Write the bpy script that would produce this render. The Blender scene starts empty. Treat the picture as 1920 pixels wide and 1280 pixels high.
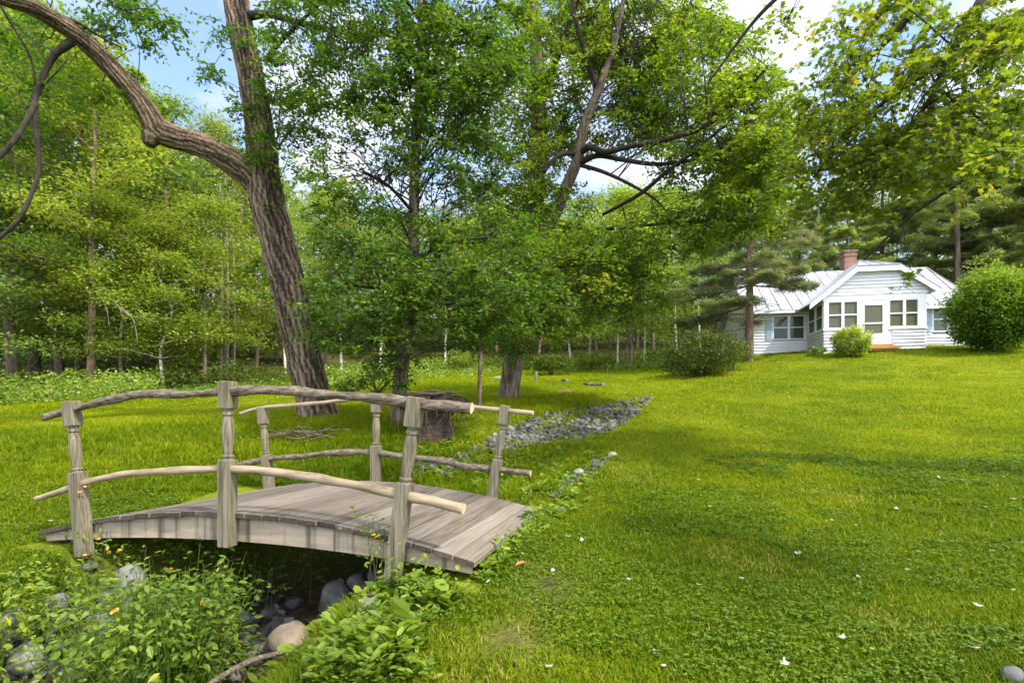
import bpy, bmesh, math, random
import numpy as np
from mathutils import Vector, noise as mnoise

# ------------------------------------------------------------------ camera, sky, sun, exposure
S = bpy.context.scene
COL = S.collection
RNG = np.random.default_rng(7)
random.seed(7)
F, HY, EYE = 1000.0, 786.0, 1.2          # focal length in px of a 1920 px frame, horizon row, eye height

cam = bpy.data.cameras.new('camera')
cam_o = bpy.data.objects.new('camera', cam)
COL.objects.link(cam_o)
cam.sensor_width = 36.0
cam.lens = 36.0 * F / 1920
cam.shift_y = (HY - 640) / 1920
cam.clip_start, cam.clip_end = 0.05, 2000
cam_o.location = (0, 0, EYE)
cam_o.rotation_euler = (math.radians(90), 0, 0)
S.camera = cam_o

SUN_AZ, SUN_EL = math.radians(128), math.radians(50)   # azimuth clockwise from +Y (ahead): behind the camera, to its right
sun_vec = Vector((math.sin(SUN_AZ) * math.cos(SUN_EL), math.cos(SUN_AZ) * math.cos(SUN_EL), math.sin(SUN_EL)))
sl = bpy.data.lights.new('sun', 'SUN')
sl.energy, sl.angle, sl.color = 2.8, math.radians(5), (1.0, 0.93, 0.78)
so = bpy.data.objects.new('sun', sl)
COL.objects.link(so)
so.rotation_euler = sun_vec.to_track_quat('Z', 'Y').to_euler()

W = bpy.data.worlds.new('World')
S.world = W
W.use_nodes = True
nt = W.node_tree
nt.nodes.clear()
N = nt.nodes.new
wo, bg = N('ShaderNodeOutputWorld'), N('ShaderNodeBackground')
sky = N('ShaderNodeTexSky')
sky.sky_type = 'NISHITA'
sky.sun_disc = False
sky.sun_elevation, sky.sun_rotation = SUN_EL, SUN_AZ
tc, nz, nz2 = N('ShaderNodeTexCoord'), N('ShaderNodeTexNoise'), N('ShaderNodeTexNoise')
mp = N('ShaderNodeMapping')
mp.inputs['Scale'].default_value = (1, 1, 2.2)
mp.inputs['Location'].default_value = (0.35, 0.1, 0.2)
nz.inputs['Scale'].default_value, nz.inputs['Detail'].default_value, nz.inputs['Roughness'].default_value = 3.2, 9, 0.55
ramp = N('ShaderNodeValToRGB')
ramp.color_ramp.elements[0].position, ramp.color_ramp.elements[1].position = 0.40, 0.58
mix = N('ShaderNodeMixRGB')
sx, mr, vs = N('ShaderNodeSeparateXYZ'), N('ShaderNodeMapRange'), N('ShaderNodeVectorMath')   # clouds brightened behind the camera, added as fill light
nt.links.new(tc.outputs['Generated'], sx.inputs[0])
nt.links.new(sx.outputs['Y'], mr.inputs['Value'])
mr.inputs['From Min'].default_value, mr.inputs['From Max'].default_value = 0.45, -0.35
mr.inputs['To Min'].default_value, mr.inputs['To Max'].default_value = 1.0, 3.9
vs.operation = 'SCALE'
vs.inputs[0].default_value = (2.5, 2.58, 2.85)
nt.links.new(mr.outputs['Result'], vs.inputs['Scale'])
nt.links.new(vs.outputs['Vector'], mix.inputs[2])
nt.links.new(tc.outputs['Generated'], mp.inputs['Vector'])
nt.links.new(mp.outputs['Vector'], nz.inputs['Vector'])
nt.links.new(nz.outputs['Fac'], ramp.inputs['Fac'])
nt.links.new(ramp.outputs['Color'], mix.inputs['Fac'])
thin = N('ShaderNodeMixRGB')          # high thin veil over the blue
thin.inputs['Fac'].default_value = 0.55
thin.inputs[2].default_value = (0.95, 1.45, 2.75, 1)
nt.links.new(sky.outputs['Color'], thin.inputs[1])
nt.links.new(thin.outputs['Color'], mix.inputs[1])
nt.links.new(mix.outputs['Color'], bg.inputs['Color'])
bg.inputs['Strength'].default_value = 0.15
nt.links.new(bg.outputs['Background'], wo.inputs['Surface'])

S.view_settings.view_transform = 'Standard'
S.view_settings.look = 'None'
S.view_settings.exposure = 1.65
S.view_settings.gamma = 1
S.cycles.max_bounces = 7
S.cycles.diffuse_bounces = 4
S.cycles.glossy_bounces = 2
S.cycles.transmission_bounces = 4
S.cycles.use_denoising = True

# ------------------------------------------------------------------ helpers
def nrm(a):
    return a / np.maximum(np.linalg.norm(a, axis=-1, keepdims=True), 1e-9)


def P(px, py, Y):
    """the point at depth Y on the sight line of photo pixel (px, py)"""
    return np.array([(px - 960) / F * Y, Y, EYE - (py - HY) / F * Y])


class MB:
    def __init__(s):
        s.v, s.f, s.n = [], [], 0

    def add(s, v, faces, mat=0, tint=0.5, smooth=False):
        """faces: int array (n, k) or a list of such"""
        v = np.asarray(v, float).reshape(-1, 3)
        if not isinstance(faces, (list, tuple)) or (len(faces) and not hasattr(faces[0], 'shape')):
            faces = [np.asarray(faces, int)]
        t0 = 0
        for fa in faces:
            if len(fa) == 0:
                continue
            n = len(fa)
            tt = tint[t0:t0 + n] if hasattr(tint, '__len__') and len(tint) != n else tint
            t = np.broadcast_to(np.asarray(tt, float), (n,))
            s.f.append((fa + s.n, np.full(n, mat), t, np.full(n, smooth)))
        s.v.append(v)
        s.n += len(v)

    def box(s, c, size, mat=0, rot=None, tint=0.5):
        x, y, z = np.array(size) / 2
        v = np.array([[-x, -y, -z], [x, -y, -z], [x, y, -z], [-x, y, -z], [-x, -y, z], [x, -y, z], [x, y, z], [-x, y, z]])
        if rot is not None:
            v = v @ np.asarray(rot).T
        s.add(v + np.array(c), np.array([[0, 3, 2, 1], [4, 5, 6, 7], [0, 1, 5, 4], [1, 2, 6, 5], [2, 3, 7, 6], [3, 0, 4, 7]]), mat, tint)

    def hexa(s, v8, mat=0, tint=0.5):
        s.add(v8, np.array([[0, 3, 2, 1], [4, 5, 6, 7], [0, 1, 5, 4], [1, 2, 6, 5], [2, 3, 7, 6], [3, 0, 4, 7]]), mat, tint)

    def build(s, name, mats, parent=None, origin=None, bevel=0):
        me = bpy.data.meshes.new(name)
        v = np.concatenate(s.v) if s.v else np.zeros((0, 3))
        if origin is not None:
            v = v - np.array(origin)
        me.vertices.add(len(v))
        me.vertices.foreach_set('co', v.astype(np.float32).ravel())
        loops = np.concatenate([f[0].ravel() for f in s.f])
        tot = np.concatenate([np.full(len(f[0]), f[0].shape[1]) for f in s.f])
        me.loops.add(len(loops))
        me.loops.foreach_set('vertex_index', loops.astype(np.int32))
        me.polygons.add(len(tot))
        me.polygons.foreach_set('loop_start', (np.cumsum(tot) - tot).astype(np.int32))
        me.polygons.foreach_set('material_index', np.concatenate([f[1] for f in s.f]).astype(np.int32))
        me.polygons.foreach_set('use_smooth', np.concatenate([f[3] for f in s.f]))
        me.update(calc_edges=True)
        a = me.attributes.new('tint', 'FLOAT', 'FACE')
        a.data.foreach_set('value', np.concatenate([f[2] for f in s.f]).astype(np.float32))
        for m in (mats if isinstance(mats, (list, tuple)) else [mats]):
            me.materials.append(m)
        o = bpy.data.objects.new(name, me)
        COL.objects.link(o)
        if parent is not None:
            o.parent = parent
        if bevel:
            b = o.modifiers.new('bevel', 'BEVEL')
            b.width, b.segments, b.limit_method = bevel, 2, 'ANGLE'
        return o


def tag(o, label=None, cat=None, group=None, kind=None):
    for k, v in (('label', label), ('category', cat), ('group', group), ('kind', kind)):
        if v:
            o[k] = v
    return o


def thing(name, loc, label, cat, group=None):
    o = bpy.data.objects.new(name, None)
    o.empty_display_size = 0.2
    COL.objects.link(o)
    o.location = loc
    return tag(o, label, cat, group)


def dup(root, loc, rz, sc, label, group=None):
    r = root.copy()
    COL.objects.link(r)
    r.location, r.rotation_euler, r.scale = loc, (0, 0, rz), (sc if hasattr(sc, '__len__') else (sc, sc, sc))
    r['label'] = label
    if group:
        r['group'] = group
    for ch in list(root.children):
        c = ch.copy()
        COL.objects.link(c)
        c.parent = r
    return r


def catmull(pts, rad, step):
    pts, rad = np.asarray(pts, float), np.asarray(rad, float)
    q = np.vstack([2 * pts[0] - pts[1], pts, 2 * pts[-1] - pts[-2]])
    out, ro = [], []
    for i in range(len(pts) - 1):
        p0, p1, p2, p3 = q[i], q[i + 1], q[i + 2], q[i + 3]
        n = max(1, int(np.ceil(np.linalg.norm(p2 - p1) / step)))
        for t in np.arange(n) / n:
            out.append(0.5 * (2 * p1 + (p2 - p0) * t + (2 * p0 - 5 * p1 + 4 * p2 - p3) * t * t + (3 * p1 - p0 - 3 * p2 + p3) * t ** 3))
            ro.append(rad[i] * (1 - t) + rad[i + 1] * t)
    out.append(pts[-1])
    ro.append(rad[-1])
    return np.array(out), np.array(ro)


def tube(mb, pts, rad, seg=8, step=0.2, mat=0, bark=0.0, lump=0.0, tint=0.5, seed=None, cap=True, freq=11):
    p, r = catmull(pts, rad, step)
    n = len(p)
    t = nrm(np.gradient(p, axis=0))
    a = np.array([1.0, 0, 0]) if abs(t[0][0]) < 0.8 else np.array([0, 1.0, 0])
    rg = np.random.default_rng(seed if seed is not None else int(RNG.integers(1e9)))
    th = np.arange(seg) / seg * 2 * np.pi
    rings, dts = [], []
    s = np.concatenate([[0], np.cumsum(np.linalg.norm(np.diff(p, axis=0), axis=1))])
    ph = rg.uniform(0, 6.28, 12)
    for i in range(n):
        a = a - t[i] * (a @ t[i])
        a /= np.linalg.norm(a)
        b = np.cross(t[i], a)
        rr = np.full(seg, r[i])
        if bark:
            w = 0.55 * np.sin(s[i] * 2.3 + ph[0]) + 0.35 * np.sin(s[i] * 6.1 + ph[1]) + 0.2 * np.sin(s[i] * 17 + ph[2])
            d = np.abs(np.sin(freq * th * 0.5 + w * 2 + ph[3])) + 0.6 * np.abs(np.sin((freq * 0.5 + 3) * th - w * 2.6 + ph[4] + 0.7 * np.sin(s[i] * 9)))
            d = d * (.8 + .4 * np.sin(5 * th + s[i] * 3.1 + ph[8]) * np.sin(s[i] * 4.7 + 2 * th + ph[9]))
            rr = rr * (1 + bark * (d - 0.9)) + rg.normal(0, bark * r[i] * 0.10, seg)
            dts.append(np.clip(d / 1.5 + rg.normal(0, .06, seg), 0, 1))
        if lump:
            rr = rr * (1 + lump * (np.sin(2 * th + s[i] * 3 / max(r[0] * 20, .3) + ph[5]) * .5 + np.sin(s[i] * 11 + ph[6]) * .5 + np.sin(s[i] * 23 + 3 * th + ph[7]) * .4))
        rings.append(p[i] + rr[:, None] * (np.cos(th)[:, None] * a + np.sin(th)[:, None] * b))
    v = np.concatenate(rings)
    i, j = np.meshgrid(np.arange(n - 1), np.arange(seg), indexing='ij')
    k = (j + 1) % seg
    q = np.stack([i * seg + j, i * seg + k, (i + 1) * seg + k, (i + 1) * seg + j], -1).reshape(-1, 4)
    fs = [q]
    if cap:
        fs += [np.arange(seg)[::-1][None], (np.arange(seg) + (n - 1) * seg)[None]]
    if bark:
        D = np.array(dts)
        tint = ((D[:-1] + D[1:] + np.roll(D[:-1], -1, 1) + np.roll(D[1:], -1, 1)) / 4).reshape(-1)
    mb.add(v, fs, mat, tint, smooth=True)
    return p, r


# leaf outlines: length along x from 0 to 1
def tmpl(kind):
    if kind == 'oval':
        v = [[0, 0, 0], [.28, .21, .05], [.66, .19, .04], [1, 0, -.06], [.66, -.19, .04], [.28, -.21, .05]]
        return np.array(v), [np.array([[0, 3, 2, 1]]), np.array([[0, 5, 4, 3]])]
    if kind == 'round':
        v = [[0, 0, 0], [.2, .33, .05], [.7, .36, .05], [1, 0, -.03], [.7, -.36, .05], [.2, -.33, .05]]
        return np.array(v), [np.array([[0, 3, 2, 1]]), np.array([[0, 5, 4, 3]])]
    if kind == 'maple':
        h = [[.0, .0], [.08, .22], [-.06, .46], [.25, .36], [.38, .58], [.52, .30], [.60, .20], [1.0, 0]]
        v = [[x, y, -.10 * abs(y)] for x, y in h] + [[x, -y, -.10 * abs(y)] for x, y in h[1:-1]]
        return np.array(v), [np.array([[0, 7, 6, 5, 4, 3, 2, 1]]), np.array([[0, 8, 9, 10, 11, 12, 13, 7]])]
    if kind == 'lance':
        v = [[0, 0, 0], [.35, .12, .03], [1, 0, -.05], [.35, -.12, .03]]
        return np.array(v), [np.array([[0, 2, 1]]), np.array([[0, 3, 2]])]
    if kind == 'rhomb':
        v = [[0, 0, 0], [.42, .27, .06], [1, 0, -.05], [.42, -.27, .06]]
        return np.array(v), [np.array([[0, 2, 1]]), np.array([[0, 3, 2]])]
    if kind == 'needles':
        v, f = [], []
        for k, an in enumerate((-.9, -.45, 0, .45, .9, -.2)):
            b = np.array([[0, 0, 0], [math.cos(an) - .055 * math.sin(an), math.sin(an) + .055 * math.cos(an), .12 * math.sin(k * 2.4)],
                          [math.cos(an) + .055 * math.sin(an), math.sin(an) - .055 * math.cos(an), .12 * math.sin(k * 2.4)]])
            v.append(b)
            f.append([3 * k, 3 * k + 1, 3 * k + 2])
        return np.concatenate(v), [np.array(f)]
    if kind == 'blade':
        v = [[0, -.06, 0], [0, .06, 0], [.55, .045, .05], [.55, -.045, .05], [1, 0, -.04]]
        return np.array(v), [np.array([[0, 1, 2, 3]]), np.array([[3, 2, 4]])]


def leaves(mb, pos, d, up, size, kind, mat=0, tint=0.5):
    n = len(pos)
    if n == 0:
        return
    tv, tf = tmpl(kind)
    d = nrm(d)
    y = nrm(np.cross(up, d))
    z = np.cross(d, y)
    size = np.broadcast_to(np.asarray(size, float), (n,))
    v = pos[:, None, :] + size[:, None, None] * (tv[None, :, 0:1] * d[:, None] + tv[None, :, 1:2] * y[:, None] + tv[None, :, 2:3] * z[:, None])
    off = (np.arange(n) * len(tv))[:, None]
    tint = np.broadcast_to(np.asarray(tint, float), (n,))
    base = mb.n
    mb.v.append(v.reshape(-1, 3))
    for f in tf:
        g = (off[:, None, :] + f[None]).reshape(-1, f.shape[1])
        m = len(g)
        mb.f.append((g + base, np.full(m, mat), np.repeat(tint, len(f)), np.zeros(m, bool)))
    mb.n += n * len(tv)


def sticks(mb, a, b, ra, rb, mat=0, tint=0.5):
    """many thin three-sided twigs from a to b"""
    n = len(a)
    d = nrm(b - a)
    u = nrm(np.cross(d, np.array([0.3, 0.2, 1.0])))
    w = np.cross(d, u)
    vs = []
    for c, r in ((a, ra), (b, rb)):
        r = np.broadcast_to(np.asarray(r, float), (n,))[:, None]
        for k in range(3):
            an = k * 2.0944
            vs.append(c + r * (math.cos(an) * u + math.sin(an) * w))
    v = np.stack(vs, 1).reshape(-1, 3)
    off = (np.arange(n) * 6)[:, None, None]
    f = np.array([[0, 1, 4, 3], [1, 2, 5, 4], [2, 0, 3, 5]])
    mb.add(v, (off + f[None]).reshape(-1, 4), mat, tint)


def spray(mb, c, r, rg, leaf, kind, n_tw=9, per=9, flat=0.45, droop=0.35, mat=0, tmat=1, tint0=0.5, tintv=0.22, twigs=True, face=0.8):
    """one leafy spray: twigs fanning from c, leaves set along them"""
    an = rg.uniform(0, 6.283, n_tw)
    d = np.stack([np.cos(an), np.sin(an), rg.normal(0, flat, n_tw)], -1)
    d = nrm(d)
    L = r * rg.uniform(0.55, 1.15, n_tw)
    st = c + rg.normal(0, 0.22 * r, (n_tw, 3)) * [1, 1, .6]
    t = (np.arange(per) + 0.6) / per
    pos = st[:, None] + d[:, None] * (L[:, None] * t)[..., None]
    pos[..., 2] -= droop * (L[:, None] * t ** 2)
    m = n_tw * per
    side = np.cross(d, [0, 0, 1.0])
    sgn = np.where((np.arange(per) % 2) == 0, 1, -1)[None, :, None]
    ld = d[:, None] * 0.6 + side[:, None] * sgn * 0.9 + rg.normal(0, 0.35, (n_tw, per, 3))
    ld[..., 2] -= 0.25
    pos = pos.reshape(m, 3) + rg.normal(0, leaf * .18, (m, 3))
    up = np.array([0, 0, 1.0]) * face + rg.normal(0, 0.45, (m, 3))
    leaves(mb, pos, ld.reshape(m, 3), up, leaf * rg.uniform(.65, 1.2, m), kind, mat, np.clip(tint0 + rg.normal(0, .12) + rg.normal(0, tintv, m), 0, 1))
    if twigs:
        mid = st + d * (L * .5)[:, None]
        mid[:, 2] -= droop * L * .25
        end = st + d * L[:, None]
        end[:, 2] -= droop * L
        sticks(mb, st, mid, .0035, .0025, tmat)
        sticks(mb, mid, end, .0025, .0012, tmat)


# ------------------------------------------------------------------ materials
def mat(name):
    m = bpy.data.materials.new(name)
    m.use_nodes = True
    m.node_tree.nodes.clear()
    return m, m.node_tree.nodes.new, m.node_tree.links.new


def setramp(r, stops):
    e = r.color_ramp.elements
    while len(e) < len(stops):
        e.new(0.5)
    for k, (p, c) in enumerate(stops):
        e[k].position = p
        e[k].color = (*c, 1)


def leaf_mat(name, stops, trans=0.45, rough=0.5, hue=0.03, val=0.25, spec=0.3):
    m, N, L = mat(name)
    out, pr, tr, mx = N('ShaderNodeOutputMaterial'), N('ShaderNodeBsdfPrincipled'), N('ShaderNodeBsdfTranslucent'), N('ShaderNodeMixShader')
    at, rp, oi, hs = N('ShaderNodeAttribute'), N('ShaderNodeValToRGB'), N('ShaderNodeObjectInfo'), N('ShaderNodeHueSaturation')
    at.attribute_name = 'tint'
    setramp(rp, stops)
    L(at.outputs['Fac'], rp.inputs['Fac'])
    L(rp.outputs['Color'], hs.inputs['Color'])
    for sock, lo, hi in (('Hue', .5 - hue, .5 + hue), ('Value', 1 - val, 1 + val)):
        mr = N('ShaderNodeMapRange')
        mr.inputs['To Min'].default_value, mr.inputs['To Max'].default_value = lo, hi
        if sock == 'Value':
            mm = N('ShaderNodeMath')
            mm.operation = 'FRACT'
            m2 = N('ShaderNodeMath')
            m2.operation = 'MULTIPLY'
            m2.inputs[1].default_value = 7.31
            L(oi.outputs['Random'], m2.inputs[0])
            L(m2.outputs[0], mm.inputs[0])
            L(mm.outputs[0], mr.inputs['Value'])
        else:
            L(oi.outputs['Random'], mr.inputs['Value'])
        L(mr.outputs['Result'], hs.inputs[sock])
    L(hs.outputs['Color'], pr.inputs['Base Color'])
    pr.inputs['Roughness'].default_value = rough
    pr.inputs['Specular IOR Level'].default_value = spec
    g = N('ShaderNodeMixRGB')
    g.blend_type = 'MULTIPLY'
    g.inputs['Fac'].default_value = 1
    g.inputs[2].default_value = (1.5, 1.55, 0.6, 1)
    L(hs.outputs['Color'], g.inputs[1])
    L(g.outputs['Color'], tr.inputs['Color'])
    mx.inputs[0].default_value = trans
    L(pr.outputs[0], mx.inputs[1])
    L(tr.outputs[0], mx.inputs[2])
    L(mx.outputs[0], out.inputs['Surface'])
    return m


def rough_mat(name, stops, scale=(8, 8, 8), detail=6, rough=0.85, bump=0.4, bscale=None, dist=0.02, coord='Object', spec=0.25, tintmix=0.0, extra=None, voro=0):
    """noise-coloured matte surface with bump"""
    m, N, L = mat(name)
    out, pr = N('ShaderNodeOutputMaterial'), N('ShaderNodeBsdfPrincipled')
    tcn, mpn, nzn, rp = N('ShaderNodeTexCoord'), N('ShaderNodeMapping'), N('ShaderNodeTexNoise'), N('ShaderNodeValToRGB')
    mpn.inputs['Scale'].default_value = scale
    nzn.inputs['Scale'].default_value, nzn.inputs['Detail'].default_value, nzn.inputs['Roughness'].default_value = 1, detail, .62
    setramp(rp, stops)
    L(tcn.outputs[coord], mpn.inputs['Vector'])
    L(mpn.outputs['Vector'], nzn.inputs['Vector'])
    fac = nzn.outputs['Fac']
    if tintmix:
        at = N('ShaderNodeAttribute')
        at.attribute_name = 'tint'
        mt = N('ShaderNodeMath')
        mt.operation = 'MULTIPLY_ADD'
        mt.inputs[1].default_value = tintmix
        sb = N('ShaderNodeMath')
        sb.operation = 'SUBTRACT'
        sb.inputs[1].default_value = tintmix * .5
        L(at.outputs['Fac'], mt.inputs[0])
        L(fac, mt.inputs[2])
        L(mt.outputs[0], sb.inputs[0])
        fac = sb.outputs[0]
    L(fac, rp.inputs['Fac'])
    col = rp.outputs['Color']
    if extra:
        col = extra(N, L, col, tcn)
    L(col, pr.inputs['Base Color'])
    pr.inputs['Roughness'].default_value = rough
    pr.inputs['Specular IOR Level'].default_value = spec
    if bump:
        bp = N('ShaderNodeBump')
        bp.inputs['Strength'].default_value, bp.inputs['Distance'].default_value = bump, dist
        if bscale or voro:
            m2 = N('ShaderNodeMapping')
            m2.inputs['Scale'].default_value = bscale or scale
            n2 = N('ShaderNodeTexNoise')
            n2.inputs['Scale'].default_value, n2.inputs['Detail'].default_value = 1, 5
            L(tcn.outputs[coord], m2.inputs['Vector'])
            L(m2.outputs['Vector'], n2.inputs['Vector'])
            L(n2.outputs['Fac'], bp.inputs['Height'])
        else:
            L(nzn.outputs['Fac'], bp.inputs['Height'])
        L(bp.outputs['Normal'], pr.inputs['Normal'])
    L(pr.outputs[0], out.inputs['Surface'])
    return m


def plain(name, col, rough=0.6, spec=0.4, metal=0.0, var=0.12, scale=6):
    d = tuple(c * (1 - var) for c in col)
    l = tuple(min(1, c * (1 + var)) for c in col)
    m = rough_mat(name, [(.3, d), (.7, l)], (scale,) * 3, 4, rough, 0.08, spec=spec, dist=0.004)
    m.node_tree.nodes['Principled BSDF'].inputs['Metallic'].default_value = metal
    return m


M = {}
M['bark_big'] = rough_mat('bark_old_tree', [(.3, (.018, .012, .008)), (.48, (.066, .045, .028)), (.64, (.13, .092, .060)), (.82, (.20, .148, .10))], (24, 24, 12), 8, .9, 1.0, (40, 40, 22), .03, tintmix=.75)
M['bark'] = rough_mat('bark_brown', [(.3, (.045, .032, .023)), (.55, (.135, .10, .072)), (.8, (.24, .195, .145))], (16, 16, 5), 7, .9, .8, (30, 30, 9), .02, tintmix=.45)
M['bark_dark'] = rough_mat('bark_dark', [(.3, (.010, .008, .006)), (.7, (.042, .033, .024))], (14, 14, 3), 6, .9, .6, None, .02)
M['bark_red'] = rough_mat('bark_pine', [(.3, (.075, .045, .03)), (.55, (.19, .12, .085)), (.8, (.32, .25, .19))], (7, 7, 1.6), 7, .9, .8, None, .03)
M['bark_pale'] = rough_mat('bark_birch', [(.36, (.10, .085, .07)), (.48, (.42, .38, .33)), (.7, (.6, .56, .5))], (5, 5, 9), 6, .8, .3, None, .01)
M['twig'] = plain('twig', (.05, .037, .025), .85, .2)
M['dead'] = plain('dead_wood', (.24, .21, .175), .9, .2, scale=4)

M['leaf_near'] = leaf_mat('leaf_ash', [(0, (.024, .068, .008)), (.45, (.068, .155, .012)), (.8, (.125, .225, .016)), (1, (.21, .27, .025))], .48, .42, .01, .12)
M['leaf_big'] = leaf_mat('leaf_old_tree', [(0, (.028, .07, .008)), (.5, (.075, .15, .010)), (.9, (.14, .21, .014)), (1, (.19, .23, .02))], .5, .45, .01, .1)
M['leaf_light'] = leaf_mat('leaf_light', [(0, (.045, .095, .01)), (.5, (.11, .185, .014)), (.9, (.19, .245, .02)), (1, (.26, .28, .03))], .54, .45, .01, .1)
M['leaf_maple'] = leaf_mat('leaf_maple', [(0, (.045, .09, .010)), (.5, (.115, .17, .014)), (.95, (.19, .235, .024)), (1, (.30, .25, .05))], .58, .45, .01, .1)
M['leaf_forest'] = leaf_mat('leaf_forest', [(0, (.06, .105, .022)), (.5, (.15, .205, .034)), (1, (.26, .295, .055))], .4, .55, .022, .28)
M['leaf_yellow'] = leaf_mat('leaf_yellow_green', [(0, (.085, .15, .016)), (.5, (.185, .255, .026)), (1, (.31, .345, .045))], .45, .55, .015, .18)
M['leaf_dark'] = leaf_mat('leaf_shrub', [(0, (.022, .042, .005)), (.5, (.058, .092, .009)), (1, (.13, .16, .02))], .35, .4, .01, .1)
M['needle'] = leaf_mat('needle_pine', [(0, (.10, .15, .06)), (.5, (.20, .26, .095)), (1, (.32, .37, .14))], .35, .6, .02, .2)
M['needle_spruce'] = leaf_mat('needle_spruce', [(0, (.06, .08, .05)), (.5, (.15, .175, .10)), (1, (.27, .28, .18))], .3, .6, .01, .1)
M['weed'] = leaf_mat('leaf_weed', [(0, (.06, .12, .010)), (.5, (.13, .205, .016)), (1, (.22, .29, .03))], .4, .45, .01, .05)
M['jewel'] = leaf_mat('leaf_jewelweed', [(0, (.06, .12, .016)), (.5, (.15, .22, .022)), (.95, (.25, .30, .03)), (1, (.33, .34, .03))], .42, .45, .01, .05)
M['flower'] = plain('flower_orange', (.85, .26, .015), .5, .3)
M['grass'] = leaf_mat('grass_blade', [(0, (.035, .080, .004)), (.45, (.112, .160, .004)), (.8, (.215, .25, .005)), (1, (.29, .26, .055))], .4, .6, .0, .0, .08)
M['clover'] = leaf_mat('leaf_clover', [(0, (.035, .085, .005)), (.5, (.08, .145, .006)), (1, (.14, .20, .010))], .35, .45, .0, .0)
M['undergrowth'] = leaf_mat('leaf_undergrowth', [(0, (.05, .11, .012)), (.5, (.12, .20, .02)), (.85, (.22, .27, .025)), (1, (.40, .40, .20))], .4, .5, .01, .05)


def wood_mat(name, stops, scale, stain=0.0, bump=.35):
    def extra(N, L, col, tcn):
        if not stain:
            return col
        mpn, nzn, rp, mx = N('ShaderNodeMapping'), N('ShaderNodeTexNoise'), N('ShaderNodeValToRGB'), N('ShaderNodeMixRGB')
        mpn.inputs['Scale'].default_value = (14, 2, .5)
        nzn.inputs['Scale'].default_value, nzn.inputs['Detail'].default_value = 1, 3
        setramp(rp, [(.52, (0, 0, 0)), (.68, (1, 1, 1))])
        mu = N('ShaderNodeMath')
        mu.operation = 'MULTIPLY'
        mu.inputs[1].default_value = stain
        L(tcn.outputs['Object'], mpn.inputs['Vector'])
        L(mpn.outputs['Vector'], nzn.inputs['Vector'])
        L(nzn.outputs['Fac'], rp.inputs['Fac'])
        L(rp.outputs['Color'], mu.inputs[0])
        L(mu.outputs[0], mx.inputs['Fac'])
        L(col, mx.inputs[1])
        mx.inputs[2].default_value = (.055, .05, .03, 1)
        return mx.outputs['Color']
    return rough_mat(name, stops, scale, 8, .85, bump, None, .006, tintmix=.35, extra=extra)


M['deck'] = wood_mat('deck_wood', [(.25, (.05, .039, .029)), (.42, (.115, .094, .073)), (.6, (.165, .139, .111)), (.85, (.225, .195, .16))], (75, 2.4, 60))
M['deck_end'] = wood_mat('deck_board_ends', [(.3, (.022, .017, .012)), (.7, (.085, .068, .048))], (40, 10, 60))
M['beam'] = wood_mat('beam_wood', [(.25, (.15, .12, .13)), (.5, (.27, .22, .155)), (.75, (.36, .275, .205))], (3, 20, 30), .85, .2)
M['post'] = wood_mat('post_wood', [(.3, (.04, .034, .020)), (.46, (.115, .098, .062)), (.62, (.19, .165, .115)), (.85, (.26, .23, .17))], (60, 60, 2.8))
M['rail_bark'] = rough_mat('rail_bark', [(.33, (.03, .022, .014)), (.5, (.115, .09, .062)), (.7, (.215, .18, .132))], (16, 60, 60), 7, .9, .7, None, .012)
M['rail_bare'] = rough_mat('rail_bare_wood', [(.3, (.09, .06, .035)), (.42, (.22, .165, .105)), (.7, (.32, .255, .175))], (5, 24, 24), 6, .75, .3, None, .006)
M['cut'] = plain('sawn_end', (.50, .38, .25), .8, .2, scale=30)
M['stone'] = rough_mat('stone_grey', [(.25, (.028, .027, .025)), (.5, (.085, .083, .079)), (.8, (.18, .177, .168))], (5, 5, 5), 8, .85, .5, (20, 20, 20), .02, tintmix=.55)
M['rock'] = rough_mat('stone_pale_grey', [(.25, (.06, .058, .055)), (.5, (.15, .148, .142)), (.75, (.28, .277, .265))], (9, 9, 9), 8, .85, .6, (26, 26, 26), .02, tintmix=.4)
M['boulder'] = rough_mat('stone_tan', [(.25, (.13, .10, .07)), (.5, (.28, .22, .155)), (.75, (.38, .315, .23))], (4, 4, 4), 8, .85, .5, (22, 22, 22), .02)
M['deadleaf'] = leaf_mat('dead_leaf', [(0, (.30, .12, .045)), (.35, (.42, .34, .11)), (.6, (.32, .275, .19)), (1, (.39, .37, .32))], .2, .6, .0, .05)


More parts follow.
